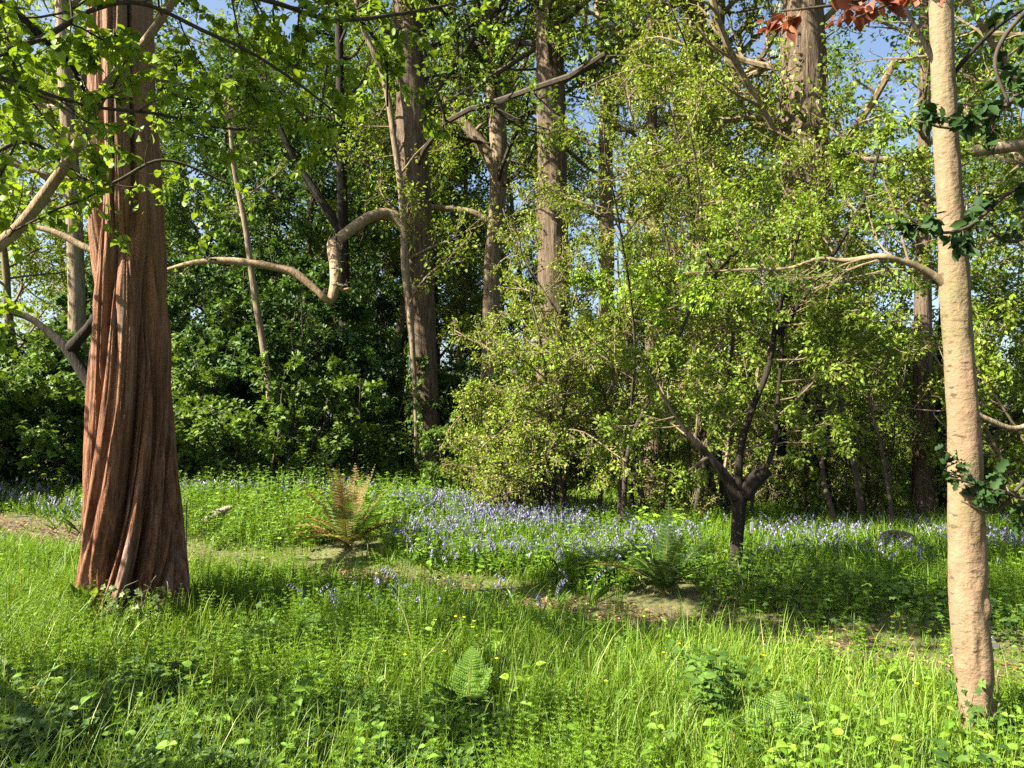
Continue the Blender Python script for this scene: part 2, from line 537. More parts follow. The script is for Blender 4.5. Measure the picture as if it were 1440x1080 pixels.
M['deadwood'] = bark_mat('deadwood', [(.2, (.10, .085, .06)), (.6, (.27, .235, .18)), (.9, (.42, .38, .3))], 20, 5, .8, 60)


def ground_mat():
    m, nt, out = mat('woodland_soil')
    tc = N(nt, 'ShaderNodeTexCoord')
    n1 = N(nt, 'ShaderNodeTexNoise', Scale=.9, Detail=6.0, Roughness=.6)
    n2 = N(nt, 'ShaderNodeTexNoise', Scale=26.0, Detail=6.0, Roughness=.7)
    for n in (n1, n2):
        nt.links.new(tc.outputs['Object'], n.inputs['Vector'])
    r1 = ramp(nt, n2.outputs['Fac'], [(.3, (.03, .02, .012)), (.5, (.07, .048, .026)), (.75, (.15, .10, .055))])
    r2 = ramp(nt, n2.outputs['Fac'], [(.3, (.035, .04, .012)), (.55, (.085, .09, .025)), (.8, (.15, .14, .05))])
    at = N(nt, 'ShaderNodeAttribute', attribute_name='rnd')
    ad = N(nt, 'ShaderNodeMath', operation='MULTIPLY_ADD')
    nt.links.new(n1.outputs['Fac'], ad.inputs[0])
    ad.inputs[1].default_value = .9
    nt.links.new(at.outputs['Fac'], ad.inputs[2])
    st = ramp(nt, ad.outputs[0], [(.55, (0, 0, 0)), (.95, (1, 1, 1))])
    mx = N(nt, 'ShaderNodeMix', data_type='RGBA')
    nt.links.new(st.outputs['Color'], mx.inputs[0])
    nt.links.new(r1.outputs['Color'], mx.inputs[6])
    nt.links.new(r2.outputs['Color'], mx.inputs[7])
    bs = N(nt, 'ShaderNodeBsdfPrincipled', Roughness=.95)
    nt.links.new(mx.outputs[2], bs.inputs['Base Color'])
    bp = N(nt, 'ShaderNodeBump', Strength=.8, Distance=.03)
    nt.links.new(n2.outputs['Fac'], bp.inputs['Height'])
    nt.links.new(bp.outputs[0], bs.inputs['Normal'])
    nt.links.new(bs.outputs[0], out.inputs['Surface'])
    return m


# ------------------------------------------------------------------ ground sheet
def ground():
    a = np.linspace(-1, 1, 261)
    xs = 14 * a + 500 * np.sign(a) * np.abs(a) ** 7
    b = np.linspace(0, 1, 281)
    ys = -6 + 34 * b + 500 * b ** 8
    X, Y = np.meshgrid(xs, ys)
    Z = gz(X, Y)
    b = Buf()
    idx = np.arange(X.size).reshape(X.shape)
    f = np.stack([idx[:-1, :-1], idx[:-1, 1:], idx[1:, 1:], idx[1:, :-1]], -1).reshape(-1, 4)
    pdn = path_d(X, Y) + .5 * (fbm(X * 1.2 + 20, Y * 1.2, 3) - .5)
    g = sstep(.0, .6, pdn) * .4 + .25 * sstep(.5, .9, pdn)
    b.add(np.stack([X, Y, Z], -1).reshape(-1, 3), f, 0, g.ravel())
    tag(b.build('ground', ground_mat()), kind='structure')


ground()


# ------------------------------------------------------------------ trunks from the photograph's outlines
def trunk_line(prof, Y, H=None, topr=.35, n=40, lean=None, sink=.15, slim=1.0):
    """prof: rows (py, left px, right px) from top to bottom; Y distance. Returns points bottom to top, radii."""
    rows = []
    for k, (py, l, r) in enumerate(sorted(prof, key=lambda q: -q[0])):
        p = P((l + r) / 2, py, Y)
        rows.append([*p, (r - l) / 2 / F * Y])
    rows = np.array(rows)
    bx, by = rows[0, 0], rows[0, 1]
    z0 = float(gz(bx, by))
    if rows[0, 2] > z0:
        rows = np.vstack([[bx, by, z0 - sink, rows[0, 3] * 1.08], rows])
    else:
        rows[0, 2] = z0 - sink
    base = np.array([bx, by, z0])
    if H and H > rows[-1, 2] + .5:
        t = rows[-1] - rows[-2]
        t = t / max(t[2], .1)
        top, r = rows[-1].copy(), rows[-1, 3]
        k = 5
        dz = (H - top[2]) / k
        for j in range(1, k + 1):
            q = top.copy()
            q[2] = top[2] + dz * j
            q[0] += t[0] * dz * j * .6 + rng.normal() * .12
            q[1] += rng.normal() * .15
            q[3] = r * (1 - (1 - topr) * j / k)
            rows = np.vstack([rows, q])
    s = resample(rows, n)
    return s[:, :3], np.maximum(s[:, 3], .01), base


def bark_disp(seed, amp=.05, ncell=22, zf=2.2, flare=0.25, z0=0.0, amp2=.05):
    def f(th, z, r):
        d = 1 + amp * (np.abs(pnoise(th, z, ncell, zf, seed) - .5) * 2 - .5)
        d = d + amp2 * (pnoise(th, z, 5, .8, seed + 3) - .5) * 2
        fl = flare * np.exp(-np.clip(z - z0, 0, None) / .35)
        return d + fl * (.4 + .9 * pnoise(th, z * 0, 6, 1, seed + 5))
    return f


def limb_mesh(name, pix, Y, m, parent, base, n=26, K=10, seed=0, side=None):
    """pix rows (px,py,width px[,Y])"""
    rows = []
    for q in pix:
        yy = q[3] if len(q) > 3 else Y
        rows.append([*P(q[0], q[1], yy), q[2] / 2 / F * yy])
    s = resample(rows, n)
    b = Buf()
    tubes(b, s[:, :3], np.maximum(s[:, 3], .003), K, 0, .5, bark_disp(seed, .09, 6, 7, 0, 0, .15))
    o = b.build(name, m, parent, base)
    return o, s


def tree(name, label, prof, Y, bark, H=None, K=28, nr=60, group=None, cat='tree', disp=None, crown=None, cmats=None, limbs=(), topr=.35, flare=.25, seed=1, amp=.05, amp2=.05, slim=1.0):
    global rng
    rng = np.random.default_rng(seed * 977 + 5)
    pts, rad, base = trunk_line(prof, Y, H, topr, nr)
    rad = rad * slim
    e = empty(name, base, label, cat, group)
    b = Buf()
    tubes(b, pts, rad, K, 0, .5, disp or bark_disp(seed, amp, max(8, K // 2), 2.5, flare, base[2], amp2))
    b.build('trunk', bark, e, base)
    c = Buf()
    for k, lb in enumerate(limbs):
        o, sl_ = limb_mesh('limb', lb['pix'], lb.get('Y', Y), lb.get('mat', bark), e, base, lb.get('n', 26), lb.get('K', 10), seed + k)
        if 'tw' in lb:
            n1_, L_, nl_, ls_ = lb['tw']
            make_crown(sl_[:, :3], sl_[:, 3], n1_, L_, .15, 1, 5, 4, nl_, ls_, 55, OVATE, .02, lf2=.5, minr=.0022 * Y / 4, spread=.03, buf=c)
    if crown:
        make_crown(pts, rad, buf=c, **crown)
        c.build('crown', cmats, e, base, smooth=False)
    return e, pts, rad, base


GT = 'trees of the wood'
DT, TW = M['dark_twig'], M['twig_bark']


# --- 1 big red conifer
def conifer():
    Y = 6.7
    prof = [(-500, 128, 200), (0, 121, 214), (100, 121, 217), (200, 121, 222), (300, 120, 230), (400, 120, 238), (500, 121, 244), (600, 121, 247), (700, 119, 251), (780, 118, 255), (860, 118, 262), (890, 116, 267)]
    pts, rad, base = trunk_line(prof, Y, 20, .3, 700)
    rad = rad * .885
    pts[:, 0] += .012
    pts[:, 0] -= .03 * np.exp(-np.clip(pts[:, 2], 0, 9) / 2.5)
    base[2] = float(gz(base[0], base[1]))
    e = empty('conifer_tree', base, 'massive reddish brown conifer trunk with twisted fibrous ridges and ivy at its foot', 'tree', GT)

    def disp(th, z, r):
        h = z - base[2]
        tw = 1.6 * np.exp(-h / 1.3) + .05 * h
        t = th + tw
        lo = np.exp(-np.clip(h, 0, None) / 1.3)
        w = pnoise(t + .3 * pnoise(t, z, 5, .7, 9), z, 8, .25, 1)
        d = .93 + (np.abs(w - .5) * 2) * (.16 + .2 * lo)
        d = d - (.26 + .14 * lo) * np.exp(-((w - .5) / .075) ** 2)
        w2 = pnoise(t + .15 * pnoise(t, z, 12, 1.1, 8), z, 20, .4, 2)
        d = d - (.11 + .06 * lo) * np.exp(-((w2 - .5) / .09) ** 2) + (w2 - .5) * .08
        w3 = pnoise(t + .05 * pnoise(t, z, 30, 2.1, 8), z, 64, .8, 3)
        d = d - .03 * np.exp(-((w3 - .5) / .12) ** 2) + (w3 - .5) * .03
        d = d + (pnoise(t, z, 180, 1.6, 4) - .5) * .03
        d = d + (pnoise(t, z, 60, 7, 6) - .5) * .016
        # deep dark clefts on the face turned to the camera
        for c, wd, z0, z1, a in ((-1.15, .09, .0, 2.3, .3), (-.95, .05, 1.8, 3.6, .12), (-1.75, .06, .2, 1.6, .15), (-.55, .08, -.1, 1.2, .2)):
            g = np.exp(-(((t - tw * .2 - c + math.pi) % (2 * math.pi) - math.pi) / wd) ** 2) * sstep(z0 - .3, z0 + .2, h) * (1 - sstep(z1 - .6, z1, h))
            d = d - a * g
        return d
    b = Buf()
    tubes(b, pts, rad, 420, 0, .5, disp)
    b.build('trunk', M['conifer_bark'], e, base)
    keep = lambda c: np.ones(len(c), bool)
    c = make_crown(pts[430:], rad[430:], 22, 1.8, .25, 1, 8, 7, 5000, .09, 80, LANCE, -.02, minr=.008)
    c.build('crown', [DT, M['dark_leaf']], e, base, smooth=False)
    return base


CB = conifer()

# --- 2 slender pale trunk
Y2 = 4.05
tree('pale_trunk_tree', 'slender pale pinkish beige trunk, smooth and sunlit, with a thin bent side branch', [(-300, 1306, 1334), (0, 1307, 1341), (100, 1309, 1343), (200, 1313, 1349), (300, 1318, 1356), (400, 1322, 1363), (500, 1328, 1369), (600, 1332, 1377), (700, 1334, 1381), (800, 1335, 1384), (900, 1339, 1387), (960, 1346, 1390), (1015, 1350, 1395)], Y2,
     M['pale_bark'], 9, 64, 420, GT, crown=dict(n1=12, L1=2.4, t0=.62, t1=1, n2=8, n3=7, nleaf=3500, lsize=.075, minr=.004), cmats=[TW, M['mid_leaf']], flare=.12, seed=4, slim=.93,
     disp=lambda th, z, r: 1 + .11 * (pnoise(th, z, 5, 1.6, 2) - .5) + .07 * (pnoise(th, z, 14, 9, 3) - .5) + (.24 * (1 - sstep(.4, 1.9, z)) + .06) * np.abs(pnoise(th, z, 11, 5.5, 6) - .5) * 2 * sstep(.45, .8, pnoise(th, z, 3, 2, 7)) + .03 * (pnoise(th, z, 40, 30, 4) - .5),
     limbs=[dict(pix=[(1342, 412, 15), (1326, 397, 13), (1308, 384, 11), (1282, 371, 10), (1262, 366, 8), (1240, 360, 9), (1190, 366, 7, 4.3), (1150, 364, 6, 4.35), (1110, 377, 5, 4.4), (1050, 379, 4, 4.5), (960, 384, 1.5, 4.6)], n=40, mat=M['twig_bark'], tw=(20, .5, 420, .035)),
            dict(pix=[(1328, 115, 10), (1300, 60, 7), (1280, 25, 6), (1262, -15, 5), (1240, -70, 4)], mat=M['dark_bark'], tw=(6, .4, 60, .04)),
            dict(pix=[(1340, 105, 8), (1365, 75, 7), (1400, 40, 6), (1450, 5, 5)], mat=M['dark_bark'])])

# --- 3 small dark forked tree in the grass
def small_fork():
    Y = 8.1
    prof = [(690, 1027, 1054), (720, 1028, 1050), (760, 1026, 1046), (800, 1024, 1045), (830, 1020, 1050)]
    pts, rad, base = trunk_line(prof, Y, None, .9, 50)
    rad = rad * .85
    e = empty('forked_tree', base, 'small dark trunk that forks low into a stub and a limb, standing alone in grass', 'tree', GT)
    b = Buf()
    tubes(b, pts, rad, 24, 0, .5, bark_disp(8, .12, 12, 4, .25, base[2], .1))
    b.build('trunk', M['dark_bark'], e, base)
    L = [[(1036, 700, 20), (1022, 672, 14), (1004, 650, 12), (985, 628, 9), (960, 600, 6), (925, 545, 3), (900, 500, 1.5)],
         [(1046, 700, 26), (1055, 684, 25), (1066, 672, 24), (1078, 660, 22)],
         [(1040, 696, 13), (1039, 660, 11), (1044, 620, 10), (1060, 570, 9), (1080, 520, 8), (1092, 450, 7), (1110, 380, 5), (1130, 300, 4)],
         [(1076, 664, 6), (1090, 620, 6), (1094, 560, 6), (1100, 480, 5), (1098, 440, 5), (1075, 400, 4)],
         [(1094, 470, 8), (1130, 420, 7), (1170, 360, 6), (1215, 280, 5), (1240, 200, 4)]]
    cb = Buf()
    for k, pix in enumerate(L):
        o, s = limb_mesh('limb', pix, Y, M['dark_bark'], e, base, seed=k + 30)
        if k == 1:
            continue
        make_crown(s[:, :3], s[:, 3], 12, 1.25 if k else 1.0, .12, 1, 7, 6, [4200, 0, 6500, 5500, 6500][k], .044, 65, OVATE, .02, lf2=.5, minr=.005, spread=.035, buf=cb, flat=.4)
    cb.build('crown', [TW, M['haw_leaf']], e, base, smooth=False)


small_fork()

# --- tall trunks of the middle distance
C_TALL = dict(n1=22, L1=6.0, t0=.42, t1=1, n2=8, n3=7, nleaf=13000, lsize=.12, ang1=65, minr=.012, T=DIAMOND, spread=.12)


def C(**k):
    d = dict(C_TALL)
    d.update(k)
    return d


tree('oak_tree', 'tall brown trunk with ridged bark, a hooked bare limb and ivy round its foot', [(0, 551, 592), (100, 556, 597), (200, 558, 602), (300, 561, 606), (400, 567, 611), (500, 577, 614), (600, 584, 620), (650, 582, 624)], 18, M['oak_bark'], 17, 40, 160, GT,
     crown=C(), cmats=[DT, M['mid_leaf']], seed=11, amp=.10,
     limbs=[dict(pix=[(572, 330, 15), (562, 312, 15), (545, 302, 16), (520, 306, 15, 17.2), (495, 322, 15, 16.8), (478, 335, 14, 16.5), (467, 343, 14, 16.3), (468, 352, 15, 16.2), (471, 375, 15, 16.0), (471, 400, 15, 15.8), (464, 424, 13, 15.7), (455, 418, 10, 15.6), (438, 402, 11, 15.6), (412, 382, 12, 15.6), (388, 376, 11, 15.6), (350, 369, 11, 15.6), (305, 366, 10, 15.6), (265, 371, 8, 15.7), (232, 380, 5, 15.8)], Y=17.6, n=70, mat=M['limb_bark'], K=12, tw=(14, .7, 60, .08)),
            dict(pix=[(470, 398, 7), (480, 408, 6), (492, 406, 3)], Y=15.8, n=8, mat=M['limb_bark']),
            dict(pix=[(556, 60, 10), (530, 20, 8), (500, -30, 7)], Y=17.8)])
tree('slim_sapling', 'slim pale stem leaning up against the tall brown trunk beside the hooked limb', [(-60, 488, 496), (30, 503, 512), (110, 534, 545), (200, 549, 560), (290, 560, 572), (390, 566, 578), (430, 570, 582), (560, 580, 588), (660, 582, 590)], 17.5, M['grey_bark'], 13, 12, 60, GT,
     crown=C(n1=12, L1=2.4, nleaf=3000, t0=.3, lsize=.08, T=OVATE), cmats=[TW, M['light_leaf']], seed=12, slim=.8)
tree('tall_trunk_tree', 'broad straight brown trunk rising out of the hawthorn thicket in the middle', [(0, 751, 792), (100, 753, 794), (200, 755, 797), (300, 755, 799), (400, 756, 801), (700, 752, 806)], 17, M['oak_bark'], 18, 40, 160, GT,
     crown=C(nleaf=12000, t0=.5), cmats=[DT, M['light_leaf']], seed=13, amp=.09)
tree('ash_tree', 'light grey brown trunk with a thick dark limb reaching up on one side', [(-80, 672, 690), (0, 678, 700), (100, 682, 703), (200, 688, 714), (300, 687, 710), (390, 680, 703), (690, 672, 706)], 22, M['grey_bark'], 18, 20, 70, GT,
     crown=C(nleaf=11000), cmats=[DT, M['light_leaf']], seed=14,
     limbs=[dict(pix=[(700, 245, 20), (685, 215, 18), (665, 188, 15), (640, 160, 12), (610, 120, 9), (590, 70, 7)]), dict(pix=[(694, 315, 11), (672, 302, 9), (650, 296, 9), (615, 292, 8), (570, 290, 6)]), dict(pix=[(668, 185, 6), (700, 150, 6), (735, 95, 5), (755, 40, 4)])])
tree('grey_forked_tree', 'pale trunk that forks into two upright arms high behind the thicket', [(0, 835, 852), (60, 838, 856), (110, 843, 864), (200, 842, 862), (300, 842, 863), (400, 842, 864), (700, 840, 868)], 24, M['grey_bark'], 17, 18, 60, GT,
     crown=C(nleaf=8000), cmats=[TW, M['olive_leaf']], seed=15,
     limbs=[dict(pix=[(856, 118, 14), (875, 85, 11), (892, 50, 9), (900, 0, 7)]), dict(pix=[(848, 105, 12), (832, 75, 9), (822, 40, 8), (828, -20, 6)])])
tree('twin_trunk_tree', 'tall brown trunk half veiled by leaves, topped by a dark burr with two arms', [(-60, 965, 985), (0, 962, 990), (60, 962, 996), (200, 968, 998), (300, 970, 999), (450, 970, 999), (600, 966, 998), (715, 958, 1002)], 18, M['oak_bark'], 17, 28, 110, GT,
     crown=C(nleaf=6500, t0=.5), cmats=[TW, M['olive_leaf']], seed=16,
     limbs=[dict(pix=[(990, 90, 20), (1006, 50, 20), (1012, 10, 16), (1010, -60, 12)]), dict(pix=[(1000, 70, 12), (1030, 55, 9), (1060, 20, 8)])])
tree('thin_trunk_tree', 'thin brown trunk close behind the blossoming thicket, ivy suckers at its base', [(0, 908, 922), (150, 908, 924), (330, 908, 928), (500, 907, 929), (640, 906, 932), (705, 904, 938)], 16.5, M['oak_bark'], 14, 20, 80, GT,
     crown=C(n1=16, L1=3.5, nleaf=6000, t0=.4), cmats=[TW, M['olive_leaf']], seed=17)
tree('ivy_clad_tree', 'thick grey trunk wrapped in twigs and leaves with a buttressed foot in the sunny grass', [(-80, 1105, 1150), (0, 1100, 1156), (100, 1098, 1162), (200, 1096, 1165), (330, 1096, 1166), (450, 1104, 1166), (560, 1116, 1166), (660, 1128, 1168), (745, 1122, 1180)], 14.5, M['oak_bark'], 16, 36, 140, GT,
     crown=C(n1=24, L1=4, nleaf=6500, t0=.3, lsize=.09, T=OVATE), cmats=[TW, M['olive_leaf']], seed=18, amp=.07,
     limbs=[dict(pix=[(1142, 560, 17), (1150, 620, 17), (1160, 690, 16), (1182, 742, 14)], Y=14.1, mat=M['dark_bark']), dict(pix=[(1100, 640, 14, 14.2), (1098, 560, 13, 14.0), (1102, 460, 13, 14), (1112, 380, 10, 14.2)], Y=14.2, mat=M['dark_bark'])])
tree('reddish_trunk_tree', 'reddish brown trunk beside a black tyre, in grass near the edge of the wood', [(0, 1292, 1306), (300, 1290, 1308), (450, 1286, 1310), (560, 1285, 1311), (650, 1284, 1312), (742, 1280, 1318)], 14, M['oak_bark'], 13, 24, 80, GT,
     crown=C(n1=18, L1=3.5, nleaf=7000, t0=.35, lsize=.09, T=OVATE), cmats=[TW, M['light_leaf']], seed=19)
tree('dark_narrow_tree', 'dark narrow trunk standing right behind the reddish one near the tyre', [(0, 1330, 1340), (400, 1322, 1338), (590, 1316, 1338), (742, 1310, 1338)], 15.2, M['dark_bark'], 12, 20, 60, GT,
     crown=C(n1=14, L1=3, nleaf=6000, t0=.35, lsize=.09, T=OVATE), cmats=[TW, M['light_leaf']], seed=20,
     limbs=[dict(pix=[(1326, 640, 10), (1360, 610, 8), (1400, 600, 8), (1450, 574, 7)])])
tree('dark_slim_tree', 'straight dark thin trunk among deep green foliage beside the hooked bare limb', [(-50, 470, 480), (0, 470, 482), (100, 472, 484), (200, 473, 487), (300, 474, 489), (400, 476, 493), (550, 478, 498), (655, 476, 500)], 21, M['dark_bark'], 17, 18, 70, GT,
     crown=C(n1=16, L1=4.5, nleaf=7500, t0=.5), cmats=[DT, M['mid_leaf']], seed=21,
     limbs=[dict(pix=[(478, 325, 13), (450, 280, 12), (415, 225, 10), (385, 160, 9), (360, 90, 7)])])
tree('curved_sapling', 'pale thin sapling curving upward in front of dark shrubs beyond the conifer', [(170, 318, 326), (240, 325, 334), (320, 340, 351), (400, 350, 362), (490, 364, 377), (560, 373, 385), (670, 376, 390)], 15.6, M['grey_bark'], 9, 12, 60, GT,
     crown=C(n1=10, L1=1.6, nleaf=900, t0=.6, lsize=.09, T=OVATE), cmats=[TW, M['mid_leaf']], seed=22, slim=.75)
tree('grey_bole_tree', 'grey trunk close behind the big conifer, seen between it and the frame edge', [(0, 78, 98), (150, 84, 104), (250, 90, 112), (400, 96, 118), (550, 98, 122), (690, 96, 126)], 17, M['grey_bark'], 16, 24, 80, GT,
     crown=C(nleaf=13000, t0=.35), cmats=[TW, M['light_leaf']], seed=23)
tree('dark_limbed_tree', 'dark tree hidden behind the big conifer with a crooked limb reaching out at waist height', [(0, 170, 196), (300, 172, 205), (600, 170, 215), (800, 165, 220)], 8.6, M['dark_bark'], 11, 20, 70, GT,
     crown=C(n1=8, L1=1.2, nleaf=900, t0=.6, lsize=.08, T=OVATE), cmats=[DT, M['lime_leaf']], seed=24,
     limbs=[dict(pix=[(180, 600, 24), (135, 548, 19), (112, 515, 17), (95, 490, 16), (70, 468, 11), (40, 446, 10), (0, 434, 8), (-60, 410, 6)]), dict(pix=[(97, 492, 18), (112, 475, 16), (128, 455, 14), (150, 420, 12)]),
            dict(pix=[(190, 380, 8), (120, 348, 9), (80, 328, 9), (40, 318, 7), (-20, 312, 6)], mat=M['limb_bark'])])
# tree off to the side carrying a level grey limb
tree('grey_limbed_tree', 'tree beyond the pale slender trunk with a level grey limb crossing behind it', [(0, 1500, 1530), (400, 1500, 1536), (760, 1496, 1545)], 10, M['grey_bark'], 12, 24, 60, GT,
     crown=C(n1=16, L1=3.5, nleaf=8000, t0=.35, lsize=.08, T=OVATE), cmats=[TW, M['mid_leaf']], seed=25,
     limbs=[dict(pix=[(1515, 195, 20), (1440, 204, 19), (1380, 212, 18), (1300, 222, 15), (1220, 225, 9), (1160, 215, 5)], n=40), dict(pix=[(1510, 545, 10), (1440, 600, 9), (1390, 590, 8), (1340, 560, 6)])])

# --- hawthorn thicket of the middle
def thicket(name, label, px, Y, stems, H, spread, n1, L1, nleaf, lsize, mats, bark, cat='tree', T=OVATE, t0=.3, trop=-.05, n2=8, n3=7, group=None, sr=.04, ang1=60, lf2=.45):
    global rng
    rng = np.random.default_rng(int(px * 7 + Y * 10) + 4000)
    base = base_at(px, Y)
    e = empty(name, base, label, cat, group)
    cb = Buf()
    for k in range(stems):
        a = rng.uniform(0, 6.28)
        rr = rng.uniform(.0, .25) * spread
        p0 = base + np.array([math.cos(a) * rr, math.sin(a) * rr, 0])
        p0[2] = gz(p0[0], p0[1]) - .1
        a2 = a + rng.normal() * .4
        d = np.array([math.cos(a2) * spread * .3 / H, math.sin(a2) * spread * .3 / H, 1])
        h = H * rng.uniform(.75, 1.05)
        line = grow(p0[None], d[None], np.array([h]), 12, .11, .03)[0]
        s = resample(line, 30)
        rad = sr * rng.uniform(.7, 1.2) * np.linspace(1, .25, 30)
        b = Buf()
        tubes(b, s, rad, 8, 0, .5, bark_disp(k, .08, 6, 4, .2, base[2], .08))
        b.build('stem', bark, e, base)
        make_crown(s, rad, n1, L1, t0, 1, n2, n3, nleaf // stems, lsize, ang1, T, trop, lf2=lf2, minr=.010, spread=.05, buf=cb, flat=.3)
    cb.build('crown', mats, e, base, smooth=False)
    return e


HM = [TW, M['olive_leaf']]
thicket('hawthorn_tree', 'broad olive green hawthorn in bud, its sunlit boughs hiding the foot of the straight trunk', 925, 12.6, 6, 6.8, 2.6, 14, 2.1, 29000, .05, HM, DT, t0=.16)
thicket('hawthorn_tree', 'olive hawthorn bush with low drooping boughs over dark hollows next to the oak', 795, 13.0, 5, 3.9, 2.2, 13, 1.8, 23000, .05, HM, DT, t0=.14)
thicket('hawthorn_tree', 'tall loose hawthorn with sky between its twigs, standing beyond the small forked tree', 1030, 13.2, 6, 9.0, 2.6, 16, 2.0, 29000, .05, HM, DT, t0=.3)
thicket('hawthorn_tree', 'thin twiggy hawthorn between the ivy clad trunk and the pale slender trunk', 1215, 12.0, 4, 6.4, 2.6, 13, 1.8, 15000, .05, HM, DT, t0=.3)
thicket('maple_bough_tree', 'young tree holding out a bright yellow green bough before the straight trunk', 870, 11.6, 2, 6.2, 1.4, 9, 1.6, 6000, .07, [TW, M['fresh_leaf']], DT, t0=.62, trop=-.02)

S0 = thicket('hawthorn_shrub', 'low olive hawthorn shrub reaching the bluebells below the straight trunk', 705, 12.9, 5, 2.3, 1.7, 10, 1.0, 6500, .05, HM, DT, 'shrub', t0=.05, group='low hawthorn shrubs at the foot of the thicket')
for px, Y, rz, sc, lab in ((775, 13.6, 1.9, .9, 'low olive shrub under the hawthorn beside the dark hollow'), (965, 12.8, 3.3, .8, 'low olive shrub between the thin brown trunk and the forked tree'), (700, 14.8, 4.4, .9, 'low olive shrub nearest the oak, edge of the hawthorn thicket'), (1190, 14.2, 5.3, 1.0, 'low olive shrub right of the buttressed foot'), (1075, 16.2, .8, 1.2, 'low olive shrub seen past the fork of the small dark tree')):
    copy_tree(S0, base_at(px, Y), rz, sc, lab)

# --- dark shrubs behind the bluebells
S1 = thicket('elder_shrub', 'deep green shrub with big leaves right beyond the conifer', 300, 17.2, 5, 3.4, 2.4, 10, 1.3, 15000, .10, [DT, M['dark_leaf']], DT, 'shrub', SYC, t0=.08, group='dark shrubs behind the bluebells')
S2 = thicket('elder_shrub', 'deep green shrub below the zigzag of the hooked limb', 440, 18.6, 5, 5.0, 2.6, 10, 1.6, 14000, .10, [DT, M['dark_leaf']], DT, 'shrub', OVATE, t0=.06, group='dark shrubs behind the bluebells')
for src, px, Y, rz, sc, lab in ((S1, 60, 16.4, 2.1, .95, 'green shrub between the frame edge and the conifer'), (S2, 180, 19.5, 1.2, 1.1, 'dark shrub hidden partly by the conifer trunk'), (S1, 540, 20, 4.1, 1.0, 'dark shrub just beside the foot of the oak'),
                                (S2, 655, 18.4, 2.6, .62, 'low dense dark shrub between oak and hawthorn'), (S1, -90, 14.5, 3.3, 1.0, 'shrub at the very edge beyond the conifer'), (S2, 370, 22.5, 5.0, 1.35, 'tall dark shrub standing deepest behind the hooked limb'), (S1, 130, 23, .4, 1.5, 'tallest dark shrub far behind the conifer')):
    copy_tree(src, base_at(px, Y), rz, sc, lab)
S4 = thicket('elder_shrub', 'mid green leafy shrub hiding the foot of the curved sapling', 385, 14.6, 5, 2.3, 1.9, 9, 1.0, 9000, .085, [DT, M['mid_leaf']], DT, 'shrub', SYC, t0=.06, group='leafy shrubs beyond the conifer')
for px, Y, rz, sc, lab in ((265, 15.2, 1.0, 1.1, 'mid green leafy shrub whose edge meets the conifer trunk'), (60, 14.8, 2.2, 1.25, 'mid green leafy shrub filling the gap between frame edge and conifer'), (-60, 13.5, 3.9, 1.2, 'mid green leafy shrub cut by the frame edge'), (470, 16.4, 5.0, 1.0, 'mid green leafy shrub behind the tall rusty fern'), (590, 19.2, .2, .95, 'mid green leafy shrub behind the foot of the oak'), (660, 15.6, 2.9, .7, 'small leafy shrub between oak foot and hawthorn'), (330, 20, 1.9, 1.7, 'big leafy shrub behind the dark elders')):
    copy_tree(S4, base_at(px, Y), rz, sc, lab)
S3 = thicket('hazel_shrub', 'fresh green hazel shrub with sky behind it near the tyre', 1375, 15.5, 5, 3.6, 2.2, 10, 1.4, 11000, .075, [TW, M['light_leaf']], TW, 'shrub', OVATE, t0=.12, group='hazel shrubs along the far edge')
for px, Y, rz, sc, lab in ((1215, 18.5, 1.2, 1.15, 'hazel shrub behind the buttressed foot of the ivy clad trunk'), (1480, 13, 2.7, 1.1, 'hazel shrub at the edge beyond the pale trunk'), (1060, 20, 4.2, 1.2, 'hazel shrub in the gap behind the small forked tree'), (1310, 20.5, .5, 1.2, 'hazel shrub behind the reddish trunk'), (880, 19.5, 3.0, .9, 'hazel shrub in the shade behind the blossoming hawthorn'), (780, 21, 5.6, 1.0, 'hazel shrub deep behind the straight trunk'), (1150, 25, 2.0, 1.3, 'hazel shrub in the distance past the ivy clad trunk'), (1270, 26, 3.6, 1.4, 'hazel shrub in the distance behind the reddish trunk'), (1400, 24, 5.2, 1.3, 'hazel shrub in the distance past the pale slender trunk'), (1000, 26, 1.1, 1.4, 'hazel shrub in the distance beyond the fork'), (860, 27, 4.6, 1.4, 'hazel shrub in the distance beyond the hawthorns'), (1510, 19, .6, 1.2, 'hazel shrub in the distance at the frame edge'), (1120, 17.5, 3.3, .9, 'hazel shrub tucked behind the buttress')):
    copy_tree(S3, base_at(px, Y), rz, sc, lab)

# --- background trees: three kinds, copied
def bg(name, label, px, Y, H, mats, bark, nleaf, L1, r, t0, lsize, n1=26):
    global rng
    rng = np.random.default_rng(int(px * 3 + Y * 10))
    base = base_at(px, Y)
    e = empty(name, base, label, 'tree', 'trees at the back of the wood')
    line = grow(base[None] - np.array([[0, 0, .2]]), np.array([[.03, 0, 1.]]), np.array([H]), 10, .05, .02)[0]
    s = resample(line, 40)
    rad = r * np.linspace(1, .2, 40)
    b = Buf()
    tubes(b, s, rad, 14, 0, .5, bark_disp(3, .07, 8, 2, .3, base[2], .06))
    b.build('trunk', bark, e, base)
    make_crown(s, rad, n1, L1, t0, 1, 8, 7, nleaf, lsize, 65, DIAMOND, .02, minr=.014, spread=.15).build('crown', mats, e, base, smooth=False)
    return e


